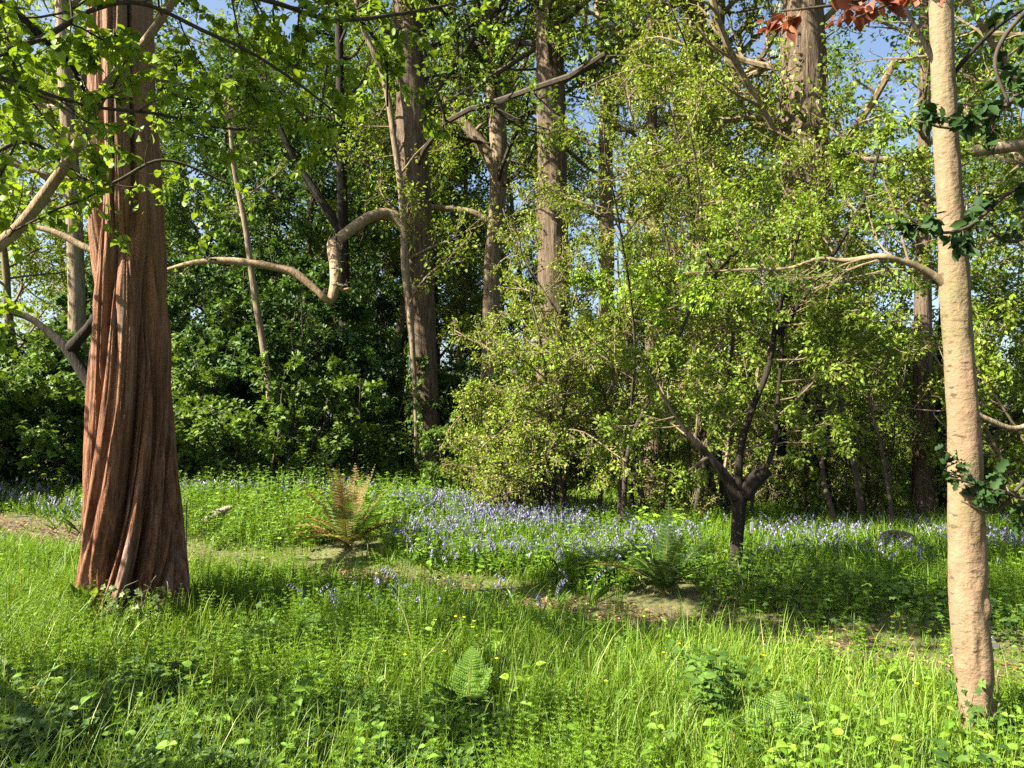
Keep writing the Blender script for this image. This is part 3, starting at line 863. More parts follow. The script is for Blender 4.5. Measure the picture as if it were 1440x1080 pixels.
B1 = bg('broadleaf_tree', 'dense dark broadleaf tree seen between conifer and oak', 330, 27, 14, [DT, M['dark_leaf']], DT, 24000, 5.2, .2, .1, .15)
B2 = bg('slender_tree', 'pale green slender tree beyond the ash trunk', 640, 29, 16, [TW, M['light_leaf']], TW, 17000, 5.2, .18, .18, .14)
B3 = bg('loose_tree', 'loose olive tree showing much sky, beyond the ivy clad trunk', 1130, 27, 14, [TW, M['mid_leaf']], TW, 11000, 5.0, .16, .15, .14)
for src, px, Y, rz, sc, lab in (
        (B1, 480, 31, 1.1, 1.15, 'dense dark tree far behind the hooked limb'), (B2, 180, 29, 2.0, .95, 'pale green tree far behind the conifer'), (B2, 30, 24, 3.0, .85, 'pale green tree in the corner behind the conifer'), (B1, 560, 36, 4.0, 1.2, 'dark tree deep behind the oak trunk'), (B2, 100, 36, 1.5, 1.1, 'pale green tree deep behind the conifer'),
        (B2, 390, 38, 3.3, 1.15, 'pale green tree glimpsed over the dark shrubs'), (B2, 760, 33, 2.2, 1.05, 'pale green tree behind the straight trunk'), (B3, 880, 30, .7, 1.1, 'loose tree behind the blossoming hawthorn'), (B2, 960, 37, 5.1, 1.0, 'pale tree far behind the veiled trunk'), (B3, 1020, 33, 2.9, 1.1, 'loose tree behind the small forked tree'),
        (B3, 1240, 32, 4.4, 1.1, 'loose tree seen past the thin hawthorn'), (B3, 1340, 26, 1.9, .95, 'loose tree behind the pale slender trunk'), (B2, 1440, 30, 3.9, 1.0, 'pale green tree at the edge beyond the slender trunk'), (B3, 1500, 22, 5.4, .9, 'loose tree at the very edge of the wood'), (B2, -120, 30, .4, 1.1, 'pale green tree beyond the frame edge past the conifer'), (B3, 700, 42, 1.0, 1.2, 'loose tree farthest behind the ash'), (B1, 420, 25, 2.6, .95, 'dense dark tree filling the gap under the hooked limb'), (B1, 255, 33, 4.9, 1.2, 'dense dark tree in the gap beside the conifer'), (B1, 620, 31, 0.3, 1.0, 'dense dark tree between oak and ash trunks'), (B2, 545, 27, 5.5, 1.0, 'pale green tree close behind the oak crown')):
    copy_tree(src, base_at(px, Y), rz, sc, lab)

# ------------------------------------------------------------------ near lime tree reaching in from the side
def lime():
    bx = np.array([-5.2, 3.6, float(gz(-5.2, 3.6))])
    e = empty('lime_tree', bx, 'leaning lime tree whose pale bough and fresh heart shaped leaves hang before the conifer', 'tree', GT)
    line = resample(np.array([[-5.2, 3.6, -.2, .2], [-5.15, 3.7, 1, .17], [-5.0, 3.8, 2.4, .15], [-4.8, 4.0, 4.5, .12], [-4.6, 4.0, 8, .07], [-4.4, 4.2, 11, .03]]), 80)
    b = Buf()
    tubes(b, line[:, :3], line[:, 3], 24, 0, .5, bark_disp(2, .06, 12, 3, .3, bx[2], .05))
    b.build('trunk', M['limb_bark'], e, bx)
    near = [
        ([(-420, 640, 24, 4.2), (-200, 480, 21, 4.6), (0, 343, 18, 5.0), (60, 277, 16, 5.1), (112, 200, 15, 5.15), (130, 160, 14, 5.2), (152, 118, 15, 5.2), (188, 78, 12, 5.25), (225, 30, 12, 5.3), (270, -40, 10, 5.4)], 'limb_bark', 9, 900),
        ([(-300, 160, 14, 4.3), (-100, 110, 12, 4.5), (0, 75, 10, 4.7), (70, 48, 9, 4.8), (130, 14, 7, 4.9), (200, 5, 6, 5.0), (290, 45, 6, 5.2), (350, 72, 5, 5.4), (420, 118, 4, 5.7), (480, 165, 3, 6)], 'dark_twig', 14, 1500),
        ([(-260, -60, 20, 4.4), (-100, -30, 18, 4.6), (0, 5, 15, 4.8), (50, 45, 14, 4.9), (95, 85, 9, 5.0), (120, 130, 4, 5.1)], 'dark_bark', 8, 700),
        ([(-200, 60, 9, 4.4), (0, 108, 6, 4.7), (60, 130, 6, 4.8), (130, 150, 5, 5.0), (220, 160, 5, 5.2), (300, 178, 4, 5.5), (380, 185, 3, 5.8)], 'dark_twig', 14, 1300),
        ([(-200, -300, 18, 4.4), (100, -200, 15, 5), (300, -90, 11, 5.6), (420, -30, 9, 6), (500, 25, 7, 6.3), (540, 75, 5, 6.5), (545, 150, 3, 6.7)], 'dark_bark', 13, 1300),
        ([(0, -260, 18, 4.6), (220, -120, 12, 5), (330, -20, 8, 5.4), (400, 8, 7, 5.7), (470, 28, 6, 6.0), (560, 20, 5, 6.3), (640, 5, 4, 6.7)], 'dark_twig', 14, 1500),
        ([(-260, 250, 9, 4.6), (-60, 240, 7, 5.0), (40, 200, 6, 5.6), (140, 260, 5, 5.9), (230, 225, 4, 6.0), (330, 262, 3, 6.2)], 'dark_twig', 12, 700),
        ([(-260, 420, 10, 5.0), (-80, 380, 8, 5.4), (20, 330, 6, 5.8), (70, 280, 5, 6.0)], 'twig_bark', 10, 500)]
    cb = Buf()
    i5 = 0
    for k, (pix, bm, n1, nl) in enumerate(near):
        t = line[np.argmin(np.abs(line[:, 2] - P(*pix[0][:2], pix[0][3])[2]))]
        q = P(pix[0][0], pix[0][1], pix[0][3])
        r0 = pix[0][2] / 2 / F * pix[0][3]
        rows = np.array([[t[0], t[1], min(t[2], q[2]), r0 * 1.15]] + [[*P(a, c, y), w / 2 / F * y] for a, c, w, y in pix])
        s = resample(rows, 60)
        lb = Buf()
        tubes(lb, s[:, :3], np.maximum(s[:, 3], .004), 12 if k == 0 else 8, 0, .5, bark_disp(k, .07, 5, 7, 0, 0, .1))
        lb.build('bough', M[bm], e, bx)
        c1, r1, l1 = spawn(s[None, :, :3], s[None, :, 3], n1, .3, 1, 55, 1, .45, 6, .14, -.03, np.array([1.0]))
        r1 = np.clip(r1, .0028, .008)
        c2, r2, l2 = spawn(c1, r1, 5, .15, 1, 45, .5, .6, 4, .14, -.04, l1, .5)
        r2 = np.maximum(r2, .0018)
        tubes(cb, c1, r1, 5, 0)
        tubes(cb, c2, r2, 4, 0, cap=False)
        twig_leaves(cb, c2, int(nl * .8), .05, HEART, 1, .1, .015, up=.5, droop=.45)
        twig_leaves(cb, c1, int(nl * .2), .05, HEART, 1, .3, .015, up=.5, droop=.45)
    # unseen boughs added to dapple the conifer and shade the ground
    for k, (x1, y1, z1) in enumerate(((-6.6, 6.0, 5.2), (-6.0, 6.1, 3.9), (-5.9, 6.6, 6.3), (-7.4, 5.4, 4.2), (-5.6, 2.0, 3.4), (-4.6, 1.6, 3.2), (-6.4, 2.4, 4.0), (-4.4, 2.4, 3.9), (-3.3, 4.3, 5.9), (-4.0, 4.7, 6.6), (-2.9, 4.9, 5.6))):
        t = line[np.argmin(np.abs(line[:, 2] - z1 * .6))]
        s = resample(np.array([[t[0], t[1], t[2], .04], [(t[0] + x1) / 2, (t[1] + y1) / 2, z1 * .85, .03], [x1, y1, z1, .014], [x1 + .5, y1 + .9, z1 + .1, .005]]), 40)
        lb = Buf()
        tubes(lb, s[:, :3], s[:, 3], 8)
        lb.build('bough', M['limb_bark'], e, bx)
        make_crown(s[:, :3], s[:, 3], 10, .8, .45, 1, 6, 4, (80 if k in (0, 2) else 300) if k < 4 else 550 if k < 8 else 1300, .06 if k < 4 else .075, 60, OVATE, -.02, minr=.003, spread=.02, buf=cb)
    # unseen crown above the frame, placed to dapple the ground
    make_crown(line[54:, :3], line[54:, 3], 16, 2.0, .0, .8, 8, 7, 4000, .085, 65, DIAMOND, .02, buf=cb, minr=.006)
    cb.build('crown', [DT, M['lime_leaf']], e, bx, smooth=True)


rng = np.random.default_rng(100)
lime()


# ------------------------------------------------------------------ copper beech over the camera, holly at the side
def copper():
    bx = np.array([3.4, -1.2, float(gz(3.4, -1.2))])
    e = empty('copper_beech_tree', bx, 'copper beech whose dark red leaf sprays hang in beside the top of the pale trunk', 'tree', GT)
    line = resample(np.array([[3.4, -1.2, -.2, .22], [3.4, -1.1, 1.5, .19], [3.35, -1, 4, .16], [3.2, -.8, 7, .1], [3.1, -.7, 10, .04]]), 60)
    b = Buf()
    tubes(b, line[:, :3], line[:, 3], 20, 0, .5, bark_disp(5, .03, 12, 3, .3, bx[2], .05))
    b.build('trunk', M['grey_bark'], e, bx)
    cb = Buf()
    for k, pix in enumerate(([(1700, -700, 26, 1.6), (1420, -330, 14, 2.6), (1330, -120, 10, 3.0), (1270, -25, 7, 3.1), (1190, 4, 5, 3.15), (1095, 16, 3, 3.2)],
                             [(1700, -700, 26, 1.7), (1480, -330, 14, 2.6), (1400, -140, 9, 2.9), (1320, -30, 6, 3.0), (1205, 24, 3, 3.05)])):
        rows = np.array([[3.35, -1, 3.8 + .3 * k, .05]] + [[*P(a, c, y), w / 2 / F * y] for a, c, w, y in pix])
        s = resample(rows, 50)
        lb = Buf()
        tubes(lb, s[:, :3], np.maximum(s[:, 3], .003), 8)
        lb.build('bough', M['dark_twig'], e, bx)
        c1, r1, l1 = spawn(s[None, :, :3], s[None, :, 3], 16, .74, 1, 40, 1, .5, 5, .12, -.03, np.array([.26]))
        tubes(cb, c1, np.clip(r1, .002, .004), 4, 0)
        twig_leaves(cb, c1, 150, .06, OVATE, 1, .1, .012, up=.4, droop=.5)
    make_crown(line[24:, :3], line[24:, 3], 16, 3.0, .15, 1, 8, 7, 5200, .085, 65, DIAMOND, .02, buf=cb, minr=.006)
    cb.build('crown', [DT, M['copper_leaf']], e, bx)


rng = np.random.default_rng(101)
copper()


def holly():
    bx = np.array([3.9, 4.2, float(gz(3.9, 4.2))])
    e = empty('holly_tree', bx, 'dark holly with glossy leaves hanging in front of the pale slender trunk', 'tree', GT)
    line = resample(np.array([[3.9, 4.2, -.2, .07], [3.85, 4.2, 1.2, .06], [3.8, 4.1, 2.6, .05], [3.6, 3.9, 4.6, .03], [3.5, 3.9, 6, .012]]), 50)
    b = Buf()
    tubes(b, line[:, :3], line[:, 3], 14, 0, .5, bark_disp(6, .04, 8, 3, .2, bx[2], .06))
    b.build('trunk', M['dark_bark'], e, bx)
    cb = Buf()
    for k, (pix, n1, nl) in enumerate((
            ([(1560, 60, 9, 3.7), (1460, 110, 8, 3.7), (1400, 160, 6, 3.65), (1340, 180, 4, 3.6), (1290, 170, 3, 3.6)], 11, 150),
            ([(1560, 200, 9, 3.7), (1470, 250, 8, 3.7), (1420, 270, 6, 3.65), (1360, 320, 5, 3.6), (1310, 325, 4, 3.6), (1270, 300, 3, 3.6)], 12, 170),
            ([(1560, 350, 8, 3.8), (1470, 330, 6, 3.8), (1420, 340, 5, 3.8), (1385, 320, 3, 3.75)], 9, 90),
            ([(1560, -60, 9, 3.6), (1450, 10, 8, 3.6), (1400, 80, 6, 3.6), (1420, 150, 4, 3.6)], 9, 110),
            ([(1540, 690, 8, 3.9), (1450, 700, 6, 3.9), (1405, 690, 5, 3.9), (1370, 680, 4, 3.88), (1335, 672, 2.5, 3.85)], 9, 90),
            ([(1540, 640, 8, 3.9), (1450, 670, 6, 3.9), (1400, 720, 4, 3.9), (1352, 705, 2.5, 3.88)], 8, 70))):
        q = P(pix[0][0], pix[0][1], pix[0][3])
        t = line[np.argmin(np.abs(line[:, 2] - q[2] + .15))]
        rows = np.array([[t[0], t[1], t[2], .02]] + [[*P(a, c, y), w / 2 / F * y] for a, c, w, y in pix])
        s = resample(rows, 40)
        lb = Buf()
        tubes(lb, s[:, :3], np.maximum(s[:, 3], .003), 7)
        lb.build('bough', M['dark_twig'], e, bx)
        c1, r1, l1 = spawn(s[None, :, :3], s[None, :, 3], n1, .3, 1, 50, 1, .5, 5, .14, -.02, np.array([.32]))
        tubes(cb, c1, np.clip(r1, .0018, .004), 4, 0)
        twig_leaves(cb, c1, int(nl * 1.7), .05 if k > 3 else .055, HOLLY if k > 3 else OVATE, 1, .1, .015, up=.4, droop=.4)
    make_crown(line[25:, :3], line[25:, 3], 9, .9, .3, 1, 6, 5, 700, .055, 60, OVATE, .0, buf=cb, minr=.004)
    cb.build('crown', [DT, M['holly_leaf']], e, bx)


rng = np.random.default_rng(102)
holly()

# ------------------------------------------------------------------ herb layer
def in_poly(px, py, poly):
    poly = np.array(poly, float)
    ins = np.zeros(len(px), bool)
    j = len(poly) - 1
    for i in range(len(poly)):
        c = (poly[i, 1] > py) != (poly[j, 1] > py)
        xi = (poly[j, 0] - poly[i, 0]) * (py - poly[i, 1]) / (poly[j, 1] - poly[i, 1] + 1e-9) + poly[i, 0]
        ins ^= c & (px < xi)
        j = i
    return ins


def field(n, y0=2.6, y1=22, pw=1.6, margin=1.25):
    """random ground points, denser near the camera"""
    u = rng.random(n)
    y = (y0 ** (-pw + 1) + u * (y1 ** (-pw + 1) - y0 ** (-pw + 1))) ** (1 / (1 - pw)) if pw != 1 else y0 * (y1 / y0) ** u
    x = rng.uniform(-1, 1, n) * (.70 * y * margin + .6)
    return x, y


FERN_AT = [(*base_at(1260, 10.3)[:2], .6), (*unproj_ground(490, 770)[:2], .55), (*unproj_ground(935, 838)[:2], .45), (*unproj_ground(655, 1015)[:2], .14)]


def solid(x, y):
    """not inside the big trunks"""
    for fx, fy, fr in FERN_AT:
        m = np.hypot(x - fx, y - fy) > fr * (.6 + .5 * vnoise(x * 5, y * 5))
        x = np.where(m, x, 1e3)
    return (x < 500) & (np.hypot(x - CB[0], y - CB[1]) > .42) & (np.hypot(x - 2.44, y - 4.05) > .1)


ZI = [[(-400, 930), (120, 960), (330, 1000), (480, 990), (690, 1000), (700, 1180), (-400, 1180)], [(890, 850), (960, 805), (1080, 815), (1340, 860), (1500, 900), (1500, 925), (1330, 905), (1120, 880), (940, 868)], [(480, 1020), (690, 1000), (720, 1100), (440, 1100)]]
ZBELL = [(555, 700), (640, 705), (760, 730), (960, 765), (930, 805), (760, 800), (600, 795), (570, 760)]
ZBELL2 = [(230, 672), (330, 672), (500, 690), (520, 715), (380, 705), (240, 695)]
ZBELL3 = [(1080, 752), (1340, 755), (1460, 770), (1460, 810), (1300, 800), (1090, 800)]
ZBELL4 = [(-200, 700), (115, 690), (115, 760), (-200, 765)]
ZBROAD2 = [(540, 770), (700, 790), (940, 795), (1000, 830), (900, 850), (760, 820), (600, 805)]
ZBROAD = [(120, 660), (560, 665), (720, 690), (660, 720), (560, 740), (560, 780), (270, 775), (120, 740)]


def pix(x, y):
    z = gz(x, y)
    return proj(np.stack([x, y, z], -1))


def any_poly(px, py, polys):
    m = np.zeros(len(px), bool)
    for p in polys:
        m |= in_poly(px, py, p)
    return m


def grass(n, box=None):
    if box:
        x, y = rng.uniform(box[0], box[1], n), rng.uniform(box[2], box[3], n)
    else:
        x, y = field(n, 2.4, 24, 1.25)
    pd = path_d(x, y)
    px, py = pix(x, y)
    iv = any_poly(px, py, ZI) & (pd > .65)
    dens = sstep(.28, .75, pd + .25 * (fbm(x * 2, y * 2) - .5))
    dens = np.where(pd < .6, np.maximum(dens, .85 * sstep(.1, .4, pd) * sstep(.35, .55, fbm(x * 1.6, y * 1.6 + 3, 3))), dens) * np.where(iv, .22, 1) * (.35 + .65 * sstep(.3, .6, fbm(x * .9 + 3, y * .9, 3)))
    dens *= 1 - .75 * sstep(15, 21, y) * (x < 3)
    if box:
        dens = (.45 + .55 * sstep(.05, .35, pd + .4 * (fbm(x * 2.3, y * 2.3, 2) - .5))) * (.45 + .55 * sstep(.35, .6, fbm(x * 1.4 + 1, y * 1.4 + 8, 3))) * np.where(iv, .3, 1) * sstep(0, .8, np.minimum(np.minimum(x - box[0], box[1] - x), np.minimum(y - box[2], box[3] - y)))
    k = (rng.random(n) < dens) & solid(x, y)
    x, y, pd = x[k], y[k], pd[k]
    n = len(x)
    h = rng.gamma(4, .042, n) * (.35 + .65 * sstep(.2, 1.0, pd)) * (.7 + .6 * fbm(x * .6, y * .6 + 9, 2))
    h = np.clip(h, .05, .5) * (.4 + .6 * sstep(.5, 1.1, pd))
    w = (.0018 + .0020 * rng.random(n)) * (1 + .10 * np.clip(y - 4, 0, 14))
    a = rng.uniform(0, 6.283, n)
    lean = rng.uniform(.1, .75, n)
    d = np.stack([np.cos(a), np.sin(a), np.zeros(n)], -1)
    sd = np.stack([-np.sin(a), np.cos(a), np.zeros(n)], -1)
    tw = rng.uniform(-.8, .8, n)[:, None]
    sd = nrm(sd + d * tw)
    p0 = np.stack([x, y, gz(x, y) - .01], -1)
    V = np.zeros((n, 7, 3))
    for s, t in enumerate((0, .4, .75)):
        c = p0 + d * (h * lean * t * t)[:, None] + np.array([0, 0, 1]) * (h * (t - .25 * lean * t * t))[:, None]
        ww = (w * (1, .85, .55)[s])[:, None]
        V[:, 2 * s] = c - sd * ww
        V[:, 2 * s + 1] = c + sd * ww
    V[:, 6] = p0 + d * (h * lean)[:, None] + np.array([0, 0, 1]) * (h * (1 - .3 * lean))[:, None]
    o = (np.arange(n) * 7)[:, None]
    q = np.concatenate([o + np.array([[0, 1, 3, 2]]), o + np.array([[2, 3, 5, 4]])], 0)
    b = Buf()
    r = np.clip(.55 * fbm(x * .8 + 5, y * .8, 3) + .6 * rng.random(n) - .1, 0, 1)
    r = np.where(rng.random(n) < .045, rng.uniform(.93, 1, n), r)
    b.add(V.reshape(-1, 3), q, 0, np.repeat(r, 7))
    b.f.append((o + np.array([[4, 5, 6]]), 0))
    return b


def cleavers(n):
    """feathery stems with whorls of narrow leaves"""
    x, y = field(n, 2.4, 13, 1.4)
    pd = path_d(x, y)
    px, py = pix(x, y)
    iv = any_poly(px, py, ZI)
    dens = sstep(.55, 1.0, pd) * np.where(iv, .2, 1) * sstep(.36, .56, fbm(x * .8 + 11, y * .8 + 4, 3))
    dens = np.maximum(dens, np.where(pd > .6, .08, 0))
    k = (rng.random(n) < dens) & solid(x, y)
    x, y = x[k], y[k]
    n = len(x)
    h = rng.uniform(.12, .38, n) * (.6 + .8 * fbm(x * .9 + 2, y * .9 + 6, 2))
    p0 = np.stack([x, y, gz(x, y)], -1)
    d = nrm(np.stack([rng.normal(0, .32, n), rng.normal(0, .32, n), np.ones(n)], -1))
    st = grow(p0, d, h, 4, .12, .05)
    b = Buf()
    tubes(b, st, np.full((n, 5), .0012) * np.linspace(1, .6, 5), 3, 0, rng.random(n), cap=False)
    W = 9
    for w in range(W):
        t = (.15 + .85 * w / (W - 1)) * 4
        i = min(int(t), 3)
        f = t - i
        p = st[:, i] * (1 - f) + st[:, i + 1] * f
        tg = nrm(st[:, i + 1] - st[:, i])
        ph = rng.uniform(0, 6.28, n)
        for j in range(6):
            a = ph + j * 1.047
            ax = np.stack([np.cos(a), np.sin(a), np.full(n, .35 + .5 * w / W)], -1)
            sz = (.034 - .018 * w / W) * rng.uniform(.8, 1.2, n) * (1 + .05 * np.clip(y - 4, 0, 9))
            rn = np.clip(.5 * fbm(x * 1.1, y * 1.1, 2) + .35 * rng.random(n) + .18 * w / W, 0, 1)
            leaves(b, p, ax, tg + rdir(n) * .3, sz, DIAMOND, 0, rn, .42)
    tag(b.build('cleavers_undergrowth', M['herb'], smooth=False), kind='stuff')


def broadleaf(n):
    """low leafy plants: stalks with pairs of ovate leaves"""
    x, y = field(n, 2.6, 24, 1.1)
    pd = path_d(x, y)
    px, py = pix(x, y)
    z = in_poly(px, py, ZBROAD) | in_poly(px, py, ZBROAD2)
    dens = np.where(z, 1, .07 + .22 * sstep(.55, .7, fbm(x * .7 + 30, y * .7, 3))) * sstep(.5, .85, pd)
    dens = np.where(y > 13, np.maximum(dens, .5 * (x < 6)), dens)
    dens = np.where(y < 6.5, dens * .35, dens)
    k = (rng.random(n) < dens) & solid(x, y)
    x, y = x[k], y[k]
    n = len(x)
    h = rng.uniform(.1, .38, n) * (1 + .5 * in_poly(*pix(x, y), ZBROAD))
    p0 = np.stack([x, y, gz(x, y)], -1)
    d = nrm(np.stack([rng.normal(0, .25, n), rng.normal(0, .25, n), np.ones(n)], -1))
    st = grow(p0, d, h, 3, .1, .05)
    b = Buf()
    tubes(b, st, np.full((n, 4), .002), 3, 0, rng.random(n), cap=False)
    for w in range(5):
        t = (.3 + .7 * w / 4) * 3
        i = min(int(t), 2)
        f = t - i
        p = st[:, i] * (1 - f) + st[:, i + 1] * f
        ph = rng.uniform(0, 6.28, n)
        for j in range(2):
            a = ph + j * 3.14 + rng.normal(0, .3, n)
            ax = np.stack([np.cos(a), np.sin(a), rng.uniform(-.3, .4, n)], -1)
            leaves(b, p, ax, np.array([0, 0, 1.]) + rdir(n) * .5, (.07 - .007 * w) * rng.uniform(.6, 1.3, n), OVATE if j else HEART, 0, np.clip(.5 * rng.random(n) + .45 * fbm(x, y, 2), 0, 1))
    tag(b.build('leafy_undergrowth', M['broad'], smooth=False), kind='stuff')


def ivy_cover(n):
    x, y = field(n, 2.6, 12, 1.3)
    px, py = pix(x, y)
    pd = path_d(x, y)
    iv = any_poly(px, py, ZI)
    dens = np.where(iv, .95, .07) * sstep(.4, .75, pd)
    k = (rng.random(n) < dens) & solid(x, y)
    x, y = x[k], y[k]
    n = len(x)
    hz = np.abs(rng.normal(0, .055, n)) + .02 + .14 * sstep(.45, .75, fbm(x * 1.5, y * 1.5, 2))
    hz = hz + .16 * rng.random(n) * in_poly(*pix(x, y), ZI[1])
    p = np.stack([x, y, gz(x, y) + hz], -1)
    a = rng.uniform(0, 6.28, n)
    ax = np.stack([np.cos(a), np.sin(a), rng.uniform(-.35, .25, n)], -1)
    b = Buf()
    leaves(b, p, ax, np.array([-.15, -.3, 1.]) + rdir(n) * .45, rng.uniform(.03, .075, n), IVY, 0)
    tag(b.build('ivy_undergrowth', M['ivy_leaf'], smooth=False), kind='stuff')


def litter(n):
    x = rng.uniform(-12, 8, n)
    y = rng.uniform(2.6, 15, n)
    pd = path_d(x, y) + .3 * (fbm(x * 1.7, y * 1.7, 3) - .5)
    k = rng.random(n) < (1 - sstep(.2, .75, pd)) * .8 + .03
    x, y = x[k], y[k]
    n = len(x)
    p = np.stack([x, y, gz(x, y) + .004 + rng.random(n) * .022], -1)
    a = rng.uniform(0, 6.28, n)
    ax = np.stack([np.cos(a), np.sin(a), rng.normal(0, .25, n)], -1)
    b = Buf()
    leaves(b, p, ax, np.array([0, 0, 1.]) + rdir(n) * .4, rng.uniform(.02, .06, n), OVATE, 0)
    tag(b.build('leaf_litter', M['litter'], smooth=False), kind='stuff')
    # mossy tufts on the trodden path
    n = 50000
    x = rng.uniform(-10, 6, n)
    y = rng.uniform(3, 14, n)
    pd = path_d(x, y)
    k = (pd < 1.0) & ~(any_poly(*pix(x, y), ZI) & (pd > .7)) & (rng.random(n) < sstep(.3, .55, fbm(x * 1.3 + 8, y * 1.3, 3)) * (.15 + .85 * sstep(.05, .4, pd)))
    x, y = x[k], y[k]
    n = len(x)
    p = np.stack([x, y, gz(x, y) + rng.random(n) * .02], -1)
    a = rng.uniform(0, 6.28, n)
    ax = np.stack([np.cos(a), np.sin(a), rng.uniform(.1, 1.2, n)], -1)
    b = Buf()
    leaves(b, p, ax, np.array([0, 0, 1.]) + rdir(n) * .5, rng.uniform(.02, .06, n), DIAMOND, 0, None, .3)
    tag(b.build('moss', M['moss'], smooth=False), kind='stuff')


def bell_mesh(b, p0, h, lean, a, nb, size, detail):
    """stem, nodding bells along one side, strap leaves.  all arrays (n,)"""
    n = len(p0)
    d = np.stack([np.cos(a), np.sin(a), np.zeros(n)], -1)
    st = np.zeros((n, 6, 3))
    for s in range(6):
        t = s / 5
        st[:, s] = p0 + d * (h * lean * t ** 2.6)[:, None] + np.array([0, 0, 1]) * (h * (t - .18 * t ** 4))[:, None]
    tubes(b, st, np.full((n, 6), .0022) * (1 if detail else 1.3), 3, 0, .6, cap=False)
    for k in range(nb):
        t = (.58 + .42 * k / max(nb - 1, 1)) * 5
        i = min(int(t), 4)
        f = t - i
        p = st[:, i] * (1 - f) + st[:, i + 1] * f
        aa = a + rng.normal(0, .9, n)
        ax = np.stack([np.cos(aa) * .6, np.sin(aa) * .6, np.full(n, -.8)], -1)
        rn = rng.random(n)
        if detail:
            q = p + ax * .008
            t5 = np.arange(6) / 6 * 6.283
            A = nrm(ax)
            U = nrm(np.cross(A, np.array([.3, .5, .8])))
            W = np.cross(A, U)
            rings = []
            for dz, rr in ((0, .25), (.25, .42), (.75, .42), (1.05, .75)):
                rings.append(q[:, None] + A[:, None] * dz * size + (rr * size * .55) * (np.cos(t5)[None, :, None] * U[:, None] + np.sin(t5)[None, :, None] * W[:, None]))
            V = np.stack(rings, 1)
            idx = np.arange(n * 24).reshape(n, 4, 6)
            f4 = np.stack([idx[:, :-1], np.roll(idx[:, :-1], -1, 2), np.roll(idx[:, 1:], -1, 2), idx[:, 1:]], -1).reshape(-1, 4)
            b.add(V.reshape(-1, 3), f4, 1, np.repeat(rn, 24))
        else:
            leaves(b, p, ax, rdir(n), size * 1.5, DIAMOND, 1, rn, 1.2)
            leaves(b, p, ax, rdir(n), size * 1.5, DIAMOND, 1, rn, 1.2)
    for j in range(4 if detail else 3):
        aa = rng.uniform(0, 6.28, n)
        ax = np.stack([np.cos(aa), np.sin(aa), rng.uniform(.6, 2.0, n)], -1)
        leaves(b, p0, ax, np.stack([-np.cos(aa) * .6, -np.sin(aa) * .6, np.ones(n)], -1), h * rng.uniform(.5, .85, n), LANCE, 0, rng.random(n), .42)


def bell_points(n, polys, probs):
    x, y = rng.uniform(-11, 10, n), rng.uniform(6, 21, n)
    px, py = pix(x, y)
    px = px + rng.normal(0, 26, n)
    py = py + rng.normal(0, 9, n)
    pr = np.zeros(n)
    for q, p in zip(polys, probs):
        pr = np.where(in_poly(px, py, q), p, pr)
    pr = pr * (.25 + 1.1 * sstep(.35, .62, fbm(x * 1.1 + 2, y * 1.1 + 7, 3))) * sstep(.5, .8, path_d(x, y))
    k = (rng.random(n) < pr) & solid(x, y)
    return x[k], y[k]


def bluebells():
    x, y = bell_points(60000, [ZBELL, ZBELL2, ZBELL3, ZBELL4], [.68, .5, .36, .2])
    # the front of the drift and the strays: plants of their own
    protos = []
    for v in range(6):
        b = Buf()
        bell_mesh(b, np.array([[0., 0, 0]]), np.array([.26 + .03 * v]), np.array([.22 + .05 * v]), np.array([0.]), 6 + v % 3, .021, True)
        me = b.build('bluebell', [M['bell_leaf'], M['bell']])
        protos.append(me)
    order = np.argsort(y + rng.normal(0, .8, len(y)))
    near = order[:150]
    sx, sy = [], []
    for px0, py0, n in ((560, 875, 9), (440, 868, 5), (740, 865, 4), (660, 850, 5), (620, 850, 4), (90, 745, 7), (830, 850, 3), (480, 870, 8), (1250, 800, 12), (545, 860, 5)):
        for _ in range(n):
            p = unproj_ground(px0 + rng.normal() * 26, py0 + rng.normal() * 7)
            sx.append(p[0]); sy.append(p[1])
    xs, ys = np.concatenate([x[near], sx]), np.concatenate([y[near], sy])
    lab_g = [('violet bluebell at the front of the dense drift beside the path', 'bluebells at the front of the drift'), ('violet bluebell scattered in the shaded grass in front of the path', 'bluebells scattered in the grass'), ]
    used = [False] * 6
    for k, (a, c) in enumerate(zip(xs, ys)):
        v = int(rng.integers(0, 6))
        o = protos[v] if not used[v] else protos[v].copy()
        if used[v]:
            COL.objects.link(o)
        used[v] = True
        o.location = (a, c, float(gz(a, c)) - .01)
        o.rotation_euler = (0, 0, rng.uniform(0, 6.28))
        s = rng.uniform(.8, 1.2)
        o.scale = (s, s, s)
        l, g = lab_g[0 if k < len(near) else 1]
        tag(o, l, 'flower', g)
    far = order[150:]
    x, y = x[far], y[far]
    n = len(x)
    b = Buf()
    bell_mesh(b, np.stack([x, y, gz(x, y) - .01], -1), rng.uniform(.24, .42, n), rng.uniform(.1, .4, n), rng.uniform(0, 6.28, n), 8, .021, False)
    tag(b.build('bluebell_undergrowth', [M['bell_leaf'], M['bell']], smooth=False), kind='stuff')
    return n


